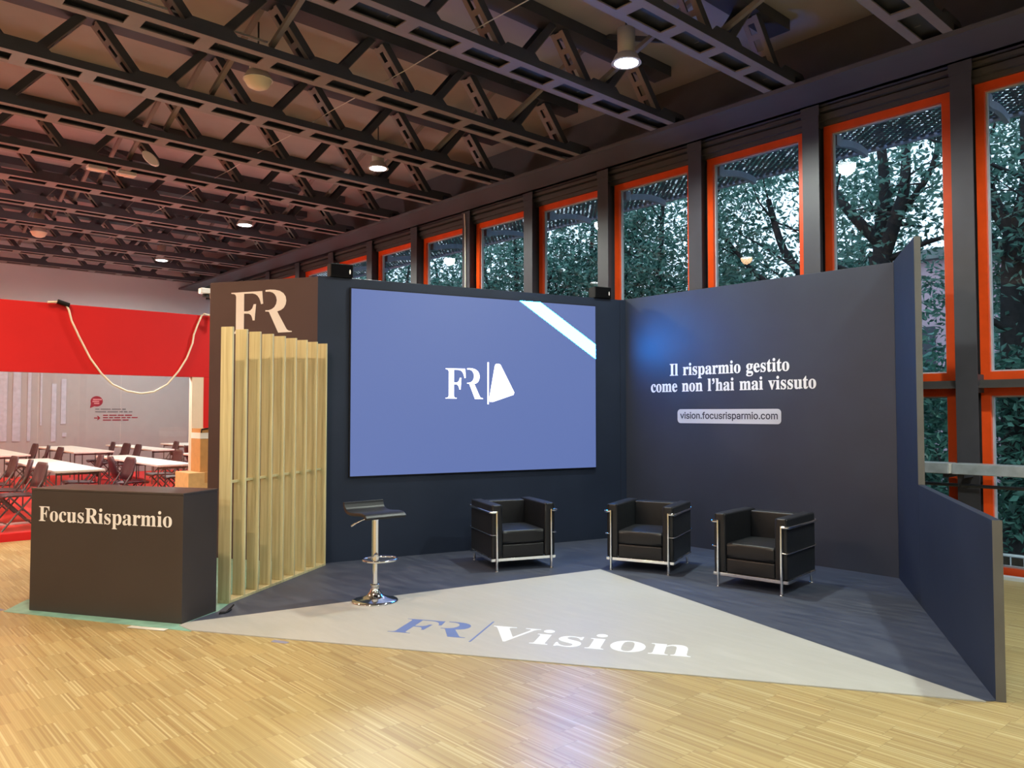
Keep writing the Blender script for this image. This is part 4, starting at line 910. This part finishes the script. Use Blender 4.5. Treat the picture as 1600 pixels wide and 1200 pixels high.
# black boxes (loudspeakers) standing on the screen wall
def speaker(s, lab):
    p = on_screen(s, H3, -.045)
    t = thing('loudspeaker', lab, 'loudspeaker', tuple(p), math.atan2(kd.y, kd.x), 'loudspeakers on top of the screen wall')
    MB().box(-.125, .125, -.075, .075, 0, .145).build('cabinet', M['black_plastic'], t, bevel=.008)
    plate('grille', [[(-.115, .01), (.115, .01), (.115, .135), (-.115, .135)]], frame_matrix((0, -.0755, 0), (1, 0, 0), (0, 0, 1)), M['grille'], t, .003)
    plate('badge', [[(.088 + .008 * cos(i * pi / 8), .062 + .026 * sin(i * pi / 8)) for i in range(16)]], frame_matrix((0, -.0788, 0), (1, 0, 0), (0, 0, 1)), M['white_vinyl'], t, .001)
speaker(3.745, 'black loudspeaker box on top of the screen wall above its left end')
speaker(.36, 'black loudspeaker box on top of the screen wall at the inner corner')

# ------------------------------------------------------------------ wooden slat screen
u2 = (S1 - S0).normalized(); n2 = Vector((-u2.y, u2.x))
n2 = n2 if n2.dot(Vector((-.83, -.56))) > 0 else -n2
ss = thing('slat_screen', 'pale pine screen of nine upright boards in front of the brown-grey wall', 'wooden screen', (S0.x, S0.y, 0), math.atan2(u2.y, u2.x))
# local x along the screen (away), local y to its left
LEN = (S1 - S0).length
MB().box(0, LEN, .0, .112, 0, .028).build('base_board', M['pine'], ss, bevel=.002, seg=1)
MB().box(.02, LEN - .01, .055, .085, 1.0, 1.022).build('mid_rail', M['pine'], ss, bevel=.002, seg=1)
for i in range(9):
    x = .0 + i * (LEN - .024) / 8
    MB().box(x, x + .024, .0, .112, .028, 2.33).build('slat', M['pine'], ss, bevel=.002, seg=1)

# ------------------------------------------------------------------ reception counter
ang = math.atan2(.768, 1.261)
ct = thing('reception_counter', 'dark box counter with white serif lettering on its front, at left', 'counter', (-7.408, 1.40, .003), ang)
CW, CD, CH = 1.476, .405, .985
MB().box(0, CW, 0, CD, 0, CH - .018).build('body', M['counter_paint'], ct, bevel=.003, seg=1)
MB().box(-.002, CW + .002, -.002, CD + .002, CH - .018, CH).build('top_panel', M['counter_paint'], ct, bevel=.003, seg=1)
lettering('name_lettering', 'FocusRisparmio', 'serif', 1.29, .118, frame_matrix((.085, -.0005, .723), (1, 0, 0), (0, 0, 1)), M['white_vinyl'], ct, .002)
t = MB().tube([(-6.32, 2.60, .012), (-6.27, 2.60, .02), (-6.24, 2.55, .012), (-6.27, 2.51, .012), (-6.235, 2.49, .012), (-6.225, 2.53, .012), (-6.27, 2.57, .012), (-6.29, 2.63, .05)], .007, 6).build('loose_cable', M['black_plastic'])
tag(t, 'short black cable lying on the floor behind the counter corner', 'cable')

# ------------------------------------------------------------------ bar stool
bs = thing('bar_stool', 'black bar stool on a chrome column and round chrome base', 'bar stool', (-5.785, 3.64, .0075), radians(-3))
prof = [(-.212, .826), (-.208, .803), (-.192, .773), (-.160, .750), (-.10, .739), (-.02, .741), (.06, .748), (.12, .748), (.158, .739), (.182, .718)]
fine = []
for i in range(len(prof) - 1):
    for s in range(3):
        f = s / 3; p0 = Vector(prof[max(i - 1, 0)]); p1 = Vector(prof[i]); p2 = Vector(prof[i + 1]); p3 = Vector(prof[min(i + 2, len(prof) - 1)])
        fine.append(0.5 * ((2 * p1) + (p2 - p0) * f + (2 * p0 - 5 * p1 + 4 * p2 - p3) * f * f + (3 * p1 - p0 - 3 * p2 + p3) * f ** 3))
fine.append(Vector(prof[-1]))
up_, dn_ = [], []
for i, p in enumerate(fine):
    a = fine[max(i - 1, 0)]; c = fine[min(i + 1, len(fine) - 1)]; tg = (c - a).normalized(); nn = Vector((-tg.y, tg.x))
    up_.append(p + nn * .012); dn_.append(p - nn * .016)
ring = up_ + dn_[::-1]
MXs = Matrix(((1, 0, 0, 0), (0, 0, -1, .19), (0, 1, 0, 0), (0, 0, 0, 1)))
seat = fix_normals(MB().prism([(p.x, p.y) for p in ring], MXs, .38).build('seat', M['leather'], bs, bevel=.009, seg=3))
MB().lathe([(.195, 0), (.197, .006), (.190, .014), (.165, .022), (.11, .034), (.07, .052), (.048, .08), (.036, .105), (.033, .125), (.040, .127), (.040, .145), (.026, .147)], 40).build('base', M['chrome'], bs)
MB().lathe([(.021, .14), (.021, .37)], 20).build('lower_tube', M['chrome'], bs)
MB().lathe([(.029, .355), (.029, .68), (.034, .70), (.05, .712)], 24).build('upper_sleeve', M['chrome'], bs)
MB().box(-.07, .07, -.07, .07, .708, .724).build('seat_plate', M['black_plastic'], bs, bevel=.004)
fr = [(.085 + .125 * cos(2 * pi * i / 32), .145 * sin(2 * pi * i / 32), .362) for i in range(32)]
MB().tube(fr, .0105, 8, closed=True).lathe([(.035, .35), (.035, .378)], 20).build('foot_ring', M['chrome'], bs)
MB().tube([(.0, -.03, .712), (-.04, -.09, .69), (-.09, -.14, .655)], [.006, .006, .006], 8).tube([(-.09, -.14, .655), (-.115, -.165, .632)], .009, 8).build('height_lever', M['chrome'], bs)

# ------------------------------------------------------------------ armchairs
def cushion(x0, x1, y0, y1, z0, z1, puff=(0, 0, 0), n=8):
    """box on a grid whose faces swell by puff along x, y, z"""
    vs = {}; m = MB(); idx = {}
    def vid(i, j, k):
        if (i, j, k) in idx: return idx[(i, j, k)]
        u, v, w = 2 * i / n - 1, 2 * j / n - 1, 2 * k / n - 1
        x = (x0 + x1) / 2 + (x1 - x0) / 2 * u; y = (y0 + y1) / 2 + (y1 - y0) / 2 * v; z = (z0 + z1) / 2 + (z1 - z0) / 2 * w
        if abs(u) == 1: x += u * puff[0] * (1 - v * v) * (1 - w * w)
        if abs(v) == 1: y += v * puff[1] * (1 - u * u) * (1 - w * w)
        if abs(w) == 1: z += w * puff[2] * (1 - u * u) * (1 - v * v)
        idx[(i, j, k)] = len(m.v); m.v.append((x, y, z)); return idx[(i, j, k)]
    for a in range(n):
        for b_ in range(n):
            for q in (0, n):
                f1 = [vid(q, a, b_), vid(q, a + 1, b_), vid(q, a + 1, b_ + 1), vid(q, a, b_ + 1)]
                f2 = [vid(a, q, b_), vid(a, q, b_ + 1), vid(a + 1, q, b_ + 1), vid(a + 1, q, b_)]
                f3 = [vid(a, b_, q), vid(a + 1, b_, q), vid(a + 1, b_ + 1, q), vid(a, b_ + 1, q)]
                for f in (f1, f2, f3):
                    m.f.append(tuple(f if q else f[::-1])); m.s.append(True)
    return m
ac = thing('armchair', 'black leather armchair with chrome tube frame, in front of the blue screen', 'armchair', (0, 0, 0), 0, 'black leather armchairs')
for s in (-1, 1):
    a, b_ = sorted((s * .232, s * .347))
    cushion(a, b_, -.33, .33, .128, .662, (.004, .006, .006)).build('arm_cushion', M['leather'], ac, bevel=.022, seg=4)
cushion(-.229, .229, -.325, .20, .128, .262, (0, .006, 0)).build('lower_cushion', M['leather'], ac, bevel=.014, seg=3)
cushion(-.229, .229, -.325, .20, .266, .400, (0, .006, .022)).build('seat_cushion', M['leather'], ac, bevel=.018, seg=4)
cushion(-.229, .229, .205, .328, .128, .648, (0, .012, .004)).build('back_cushion', M['leather'], ac, bevel=.022, seg=4)
def rounded(pts, r=.03, n=5):
    out = [Vector(pts[0])]
    for i in range(1, len(pts) - 1):
        p = Vector(pts[i]); a = (Vector(pts[i - 1]) - p); b_ = (Vector(pts[i + 1]) - p)
        ra = min(r, a.length * .45, b_.length * .45)
        p0 = p + a.normalized() * ra; p1 = p + b_.normalized() * ra
        for k in range(n + 1):
            f = k / n; out.append(p0 * (1 - f) ** 2 + p * 2 * f * (1 - f) + p1 * f * f)
    out.append(Vector(pts[-1])); return out
lx, ly, tx = .2985, -.350, .364
MB().tube(rounded([(-lx, ly, .59), (-tx, ly, .59), (-tx, .352, .59), (tx, .352, .59), (tx, ly, .59), (lx, ly, .59)], .03), .0125, 12).build('top_rail', M['chrome'], ac)
MB().tube(rounded([(-lx, ly, .365), (-tx + .004, ly, .365), (-tx + .004, .350, .365), (tx - .004, .350, .365), (tx - .004, ly, .365), (lx, ly, .365)], .025), .0065, 8).build('side_rail', M['chrome'], ac)
for sx_, sy_ in ((-1, ly), (1, ly), (-1, .352), (1, .352)):
    MB().tube([(sx_ * lx, sy_, .008), (sx_ * lx, sy_, .603)], .0125, 12).lathe([(.018, 0), (.018, .008), (.0125, .010)], 12, (sx_ * lx, sy_, 0)).build('leg', M['chrome'], ac)
b = MB()
for y in (-.334, .334): b.box(-.35, .35, y - .006, y + .006, .098, .128).box(-.35, .35, min(y, y * .93), max(y, y * .93), .122, .128)
for x in (-.348, .348): b.box(x - .005, x + .005, -.33, .33, .098, .128)
for q in (-.2, 0, .2): b.box(-.345, .345, q - .015, q + .015, .118, .127)
b.build('base_frame', M['chrome'], ac, bevel=.002, seg=1)
def chair_at(A, B, lab, first):
    A = Vector(A); B = Vector(B); d = (B - A).normalized(); nrm = Vector((-d.y, d.x))
    c = (A + B) / 2 + nrm * .350
    a = math.atan2(d.y, d.x)
    if first: ac.location = (c.x, c.y, .0072); ac.rotation_euler = (0, 0, a)
    else: dup(ac, (c.x, c.y, .0072), a, lab)
chair_at((-6.021, 5.211), (-5.812, 5.77), None, True)
chair_at((-5.332, 6.142), (-4.773, 6.354), 'middle black leather armchair with chrome frame, near the inner corner of the stage', False)
chair_at((-4.174, 6.305), (-3.585, 6.379), 'black leather armchair nearest the tall blue side wall, in front of the slogan wall', False)

# ------------------------------------------------------------------ red booth beyond the counter
BXF = -11.5
bo = thing('exhibition_booth', 'red framed exhibition booth with glass front and raised red floor', 'booth', (BXF, 4.5, 0))
def boff(o): return off(o, bo)
boff(MB().box(BXF - .12, BXF, -2.5, 4.52, 2.115, 3.015).build('fascia', M['red'], bo, bevel=.004, seg=1))
boff(MB().box(BXF - .12, BXF, 4.32, 4.52, 0.0, 2.115).build('jamb', M['red'], bo))
boff(MB().box(BXF - .115, BXF - .005, 4.155, 4.32, 0.1, 2.115).build('inner_post', M['cream'], bo))
boff(MB().box(-21.7, BXF, -2.5, 4.32, 0.0, 0.095).build('platform', M['red'], bo))
boff(MB().box(-21.5, BXF - .01, -2.5, 4.155, 0.095, 0.1).box(-21.5, BXF - .12, 4.155, 8.2, 0.0, 0.1).build('carpet', M['red_carpet'], bo))
boff(MB().box(BXF - .9, BXF - .86, -2.5, 4.6, 0.10, 0.125).build('glass_track', M['white_paint'], bo))
boff(MB().box(-21.7, -21.5, -2.5, 8.4, 0.0, 3.0).build('back_wall', M['booth_back'], bo))
boff(MB().box(-21.5, BXF - .12, 8.2, 8.4, 0.0, 3.0).build('end_wall', M['booth_back'], bo))
for y0, y1 in ((-1.2, .75), (.76, 2.23), (2.24, 3.215), (3.225, 4.155)):
    g = boff(MB().box(BXF - .062, BXF - .052, y0, y1, .1, 2.115).build('glass_panel', M['booth_glass'], bo))
# notice on the back wall
def nb(y, z): return Vector((-21.498, y, z)) - Vector(bo.location)
bub = [(.14 * cos(radians(q)), .13 * sin(radians(q))) for q in range(-110, 215, 13)] + [(-.15, -.17)]
NM = lambda y, z: frame_matrix(nb(y, z), (0, 1, 0), (0, 0, 1))
M['crimson'] = pbr('crimson_print', (0.25, 0.004, 0.022), 0.6)
M['grey_print'] = pbr('grey_print', (0.16, 0.15, 0.17), 0.6)
M['soft_pink'] = pbr('soft_pink_print', (0.55, 0.22, 0.25), 0.6)
pb = plate('speech_bubble', [bub], NM(5.43, 1.885), M['crimson'], bo, .002); pb['label'] = 'crimson speech bubble sign'
def greek(name, y, z, w, h, mat, seed, parent=None):
    """a line of print too small to read: word-length bars"""
    r = random.Random(seed); x = 0.0; polys = []
    while x < w:
        l = min(r.uniform(.07, .26), w - x)
        polys.append([(x, 0), (x + l, 0), (x + l, h), (x, h)]); x += l + .028
    return plate(name, polys, NM(y, z), mat, bo, .002)
for i, (dy, dz, w) in enumerate(((-.085, .03, .20), (-.095, -.02, .15), (-.06, -.068, .12))):
    o_ = plate('bubble_text', [[(0, 0), (w, 0), (w, .03), (0, .03)]], frame_matrix(nb(5.43 + dy, 1.885 + dz) + Vector((.0022, 0, 0)), (0, 1, 0), (0, 0, 1)), M['soft_pink'], pb, .001)
greek('notice_text', 5.40, 1.675, .71, .030, M['grey_print'], 1)
greek('notice_text', 5.40, 1.61, .87, .030, M['grey_print'], 2)
greek('notice_text', 5.58, 1.525, .68, .026, M['crimson'], 3)
greek('notice_text', 5.58, 1.465, .84, .026, M['crimson'], 4)
greek('notice_text', 5.58, 1.405, .60, .026, M['crimson'], 5)
plate('arrow', [[(0, -.012), (.09, -.012), (.06, -.05), (.09, -.05), (.14, 0), (.09, .05), (.06, .05), (.09, .012), (0, .012)]], NM(5.38, 1.47), M['crimson'], bo, .002)
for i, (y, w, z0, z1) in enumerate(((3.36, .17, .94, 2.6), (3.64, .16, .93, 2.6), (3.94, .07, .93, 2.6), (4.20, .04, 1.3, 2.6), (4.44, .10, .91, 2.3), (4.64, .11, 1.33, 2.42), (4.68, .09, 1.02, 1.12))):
    o_ = MB().box(-21.5, -21.485, y, y + w, z0, z1).build('reflection_strip', M['reflection_strip'], bo); boff(o_)  # pale reflections built as solid strips on the back wall
# booth lamps: flat ceiling panels above the fascia
def booth_lamp(x, y, power, col, lab):
    t = thing('booth_lamp', lab, 'lamp', (x, y, 2.92), 0, 'flat lamps inside the red booth')
    MB().box(-.32, .32, -.32, .32, 0.0, .05).build('housing', M['white_paint'], t, bevel=.005)
    MB().box(-.28, .28, -.28, .28, -.008, 0.0).build('diffuser', M['lamp_on'], t)
    MB().box(.30, .68, -.03, .03, .01, .045).build('bracket', M['steel_dark'], t)
    l = bpy.data.lights.new('lamp_light', 'POINT'); l.energy = power; l.color = col; l.shadow_soft_size = .2
    lo = bpy.data.objects.new('lamp_light', l); COL.objects.link(lo); lo.parent = t; lo.location = (0, 0, -.24)
booth_lamp(-12.3, -0.2, 115, (1, .88, .80), 'flat lamp fixed behind the red fascia, outside the left edge of the picture')
booth_lamp(-12.3, 1.9, 115, (1, .88, .80), 'flat lamp fixed behind the red fascia, above the near white table')
booth_lamp(-12.3, 3.6, 115, (1, .90, .86), 'flat lamp fixed behind the red fascia, beside the cream post')

# tables
def table(cx, cy, L, W, lab, first=[]):
    t = thing('folding_table', lab, 'table', (cx, cy, .1), 0, 'white tables in the red booth')
    MB().box(-L / 2, L / 2, -W / 2, W / 2, .70, .73).build('tabletop', M['table_white'], t, bevel=.006)
    for sx_ in (-1, -.33, .33, 1):
        for sy_ in (-1, 1):
            x = sx_ * (L / 2 - .12); y = sy_ * (W / 2 - .05)
            MB().tube([(x, y, 0), (x, y, .70)], .011, 6).build('leg', M['tube_grey'], t)
    b = MB()
    for sx_ in (-1, -.33, .33, 1): b.box(sx_ * (L / 2 - .12) - .008, sx_ * (L / 2 - .12) + .008, -W / 2 + .05, W / 2 - .05, .66, .685)
    b.build('cross_bar', M['tube_grey'], t)
TB = [(-13.52, 2.80, 3.4, .62, 'long white table just behind the black counter, nearest the glass'),
      (-13.82, 4.18, 3.3, .54, 'long white table running behind the glass joint towards the cartons'),
      (-18.95, 4.33, 3.4, .74, 'long white table at the grey back wall, below the crimson notice'),
      (-19.0, 5.67, 3.4, .46, 'long white table in the rear row below the notice text'),
      (-19.1, 7.10, 3.4, .72, 'white table at the back of the booth, cut off by the cream post'),
      (-14.7, 5.62, 1.6, .50, 'white table tip showing beside the cream post'),
      (-18.5, 2.88, 3.4, .54, 'white table at the left edge of the picture, rear row'),
      (-13.6, 1.60, 3.4, .60, 'white table corner at the left picture edge above the dark chairs')]
for a in TB: table(*a)

# folding chairs
fc = thing('folding_chair', 'x', 'chair', (0, 0, .1), 0, 'dark plum chairs in the red booth')
b = MB(); n = 6
def curved_slab(w, pts, th, nx=6, sag=0.02):
    m = MB(); rows = []
    for (y, z) in pts:
        rows.append([(-w / 2 + w * i / nx, y, z - sag * (1 - (2 * i / nx - 1) ** 2)) for i in range(nx + 1)])
    vs = [p for r in rows for p in r]; k = len(vs)
    vs2 = [(x, y + th * .3, z - th) for x, y, z in vs]
    fs = []
    R_, C_ = len(rows), nx + 1
    for i in range(R_ - 1):
        for j in range(C_ - 1):
            a = i * C_ + j; fs.append((a, a + 1, a + C_ + 1, a + C_)); fs.append((k + a, k + a + C_, k + a + C_ + 1, k + a + 1))
    edge = [j for j in range(C_)] + [i * C_ + C_ - 1 for i in range(1, R_)] + [(R_ - 1) * C_ + j for j in range(C_ - 2, -1, -1)] + [i * C_ for i in range(R_ - 2, 0, -1)]
    for a, c in zip(edge, edge[1:] + edge[:1]): fs.append((a, k + a, k + c, c))
    m.add(vs + vs2, fs, True); return m
fix_normals(curved_slab(.42, [(-.22, .44), (-.18, .455), (0, .45), (.16, .44), (.20, .445)], .022).build('seat', M['plum'], fc))
bk = MB(); nx = 6; vs = []; fs = []
for iz, (y, z, w) in enumerate([(.20, .52, .36), (.225, .60, .40), (.255, .72, .41), (.275, .80, .38), (.28, .84, .28)]):
    for i in range(nx + 1):
        q = 2 * i / nx - 1
        vs.append((w / 2 * q, y + .035 * (1 - q * q), z))
for iz in range(4):
    for i in range(nx):
        a = iz * (nx + 1) + i; fs.append((a, a + 1, a + nx + 2, a + nx + 1))
bk.add(vs, fs, True)
ob = bk.build('backrest', M['plum'], fc); so = ob.modifiers.new('solid', 'SOLIDIFY'); so.thickness = .02
for s in (-1, 1):
    MB().tube([(s * .205, .23, .62), (s * .205, .12, .44), (s * .215, -.24, .0)], .012, 6).build('leg', M['tube_grey'], fc)
    MB().tube([(s * .185, -.16, .44), (s * .195, .26, .0)], .012, 6).build('leg', M['tube_grey'], fc)
MB().tube([(-.19, .17, .09), (.19, .17, .09)], .008, 6).tube([(-.21, -.17, .09), (.21, -.17, .09)], .008, 6).build('stretcher', M['tube_grey'], fc)
CH_ = [(-11.95, 2.10, 8, 'dark plum chair by the left picture edge, nearest the glass, back towards the counter'),
       (-12.80, 2.10, -6, 'dark plum chair just behind the one nearest the glass at the left edge'),
       (-13.95, 2.12, 4, 'dark plum chair third along the row at the left edge'),
       (-12.45, 3.34, 5, 'dark plum chair between the two near white tables, seen over the counter'),
       (-13.55, 3.20, -5, 'second dark plum chair between the two near white tables'),
       (-13.05, 3.80, 176, 'dark plum chair with its brown back turned to the glass, behind the counter lettering'),
       (-12.75, 4.72, 4, 'dark plum chair behind the second near table, beside the cartons'),
       (-13.57, 4.70, -4, 'dark plum chair behind the second near table, second from the cartons'),
       (-14.4, 4.70, 3, 'dark plum chair behind the second near table, third from the cartons'),
       (-17.1, 3.42, 3, 'dark plum chair against the rear table at the left, its back standing up'),
       (-18.2, 3.42, -8, 'dark plum chair behind the left rear table, second in its row'),
       (-19.3, 3.42, 5, 'dark plum chair behind the left rear table, third in its row'),
       (-17.5, 4.95, 0, 'dark plum chair between the two rear tables, the nearer one'),
       (-18.3, 4.96, 6, 'dark plum chair between the two rear tables, the middle one'),
       (-19.3, 4.94, -4, 'dark plum chair between the two rear tables, the farther one'),
       (-17.7, 6.16, 3, 'dark plum chair behind the rear row table under the notice, near end'),
       (-18.8, 6.16, -3, 'dark plum chair behind the rear row table under the notice, far end'),
       (-16.3, 6.1, 182, 'dark plum chair close to the cream post at the back')]
for i, (x, y, a, lab) in enumerate(CH_):
    if i == 0:
        fc.location = (x, y, .1); fc.rotation_euler = (0, 0, radians(a)); fc['label'] = lab
    else:
        dup(fc, (x, y, .1), radians(a), lab)

# cable hung on the red fascia, with its plug
pts = [(2.30, 3.018), (2.40, 3.03), (2.50, 3.02), (2.545, 2.94), (2.58, 2.80), (2.68, 2.58), (2.81, 2.32), (2.95, 2.12), (3.09, 1.98), (3.27, 1.895), (3.45, 1.865), (3.62, 1.89), (3.80, 2.0), (3.95, 2.19), (4.06, 2.38), (4.14, 2.60), (4.155, 2.72), (4.21, 2.88), (4.26, 3.0), (4.30, 3.035), (4.38, 3.02), (4.60, 2.99)]
t = thing('hanging_cable', 'long cream cable hanging in a loop across the red booth front', 'cable', (BXF + .03, 3.4, 0))
off(MB().tube([(BXF + .03, y, z) for y, z in pts], .013, 8).build('cord', M['cable_white'], t), t)
off(MB().tube([(BXF + .03, 2.41, 3.04), (BXF + .03, 2.55, 3.0)], .03, 8).build('plug', M['black_plastic'], t), t)
t = thing('security_camera', 'small white camera at the top corner beside the red booth front', 'camera', (-11.42, 4.30, 3.36))
MB().box(-.06, .06, -.09, .09, -.04, .04).build('housing', M['white_paint'], t, bevel=.012)
MB().lathe([(.05, -.085), (.045, -.05), (.045, -.03)], 16).build('lens', M['black_plastic'], t)
MB().tube([(0, .0, .04), (0, .10, .10), (0, .22, .10)], .02, 8).build('bracket', M['black_plastic'], t)
t = MB().tube([(-11.42, 4.36, 3.32), (-11.40, 4.38, 3.2), (-11.40, 4.37, 3.02), (-11.44, 4.40, 2.9)], .012, 6).tube([(-11.42, 4.44, 3.34), (-11.42, 4.45, 3.1), (-11.42, 4.44, 2.9)], .016, 6).build('drop_cables', M['cable_white'])
tag(t, 'white cables dropping from the security camera behind the red panel', 'cable')

# cartons beside the stand
t = thing('carton', 'lower light brown cardboard carton with printed marks beside the cream post', 'carton', (-10.9, 4.05, 0), 0, 'cardboard cartons by the booth')
MB().box(-.25, .25, -.235, .235, 0, .80).build('box', M['carton_light'], t, bevel=.004, seg=1)
MB().box(.25, .2515, -.02, .02, .66, .80).box(-.25, .25, -.025, .025, .80, .8015).build('packing_tape', M['carton'], t)
plate('printed_mark', [[(0, 0), (.07, 0), (.07, .07), (0, .07)], [(.012, .012), (.058, .012), (.058, .058), (.012, .058)], [(.02, .02), (.05, .02), (.05, .05), (.02, .05)], [(-.20, .02), (-.06, .02), (-.06, .03), (-.20, .03)], [(-.20, .045), (-.10, .045), (-.10, .055), (-.20, .055)]], frame_matrix((.2505, .08, .54), (0, 1, 0), (0, 0, 1)), M['ink'], t, .001)
t = thing('carton', 'upper tall orange-brown cardboard carton with white band and black strap', 'carton', (-10.9, 4.12, .80), 0, 'cardboard cartons by the booth')
MB().box(-.17, .17, -.125, .155, 0, .45).build('box', M['carton'], t, bevel=.004, seg=1)
MB().box(-.172, .172, -.127, .157, .45, .53).build('white_band', M['white_paint'], t)
MB().box(-.165, .165, -.12, .15, .53, .585).build('lid', M['carton'], t)
MB().tube([(.17, -.115, .53), (.175, -.11, .575), (.175, .05, .60), (.175, .16, .61)], .010, 6).build('strap', M['black_plastic'], t)
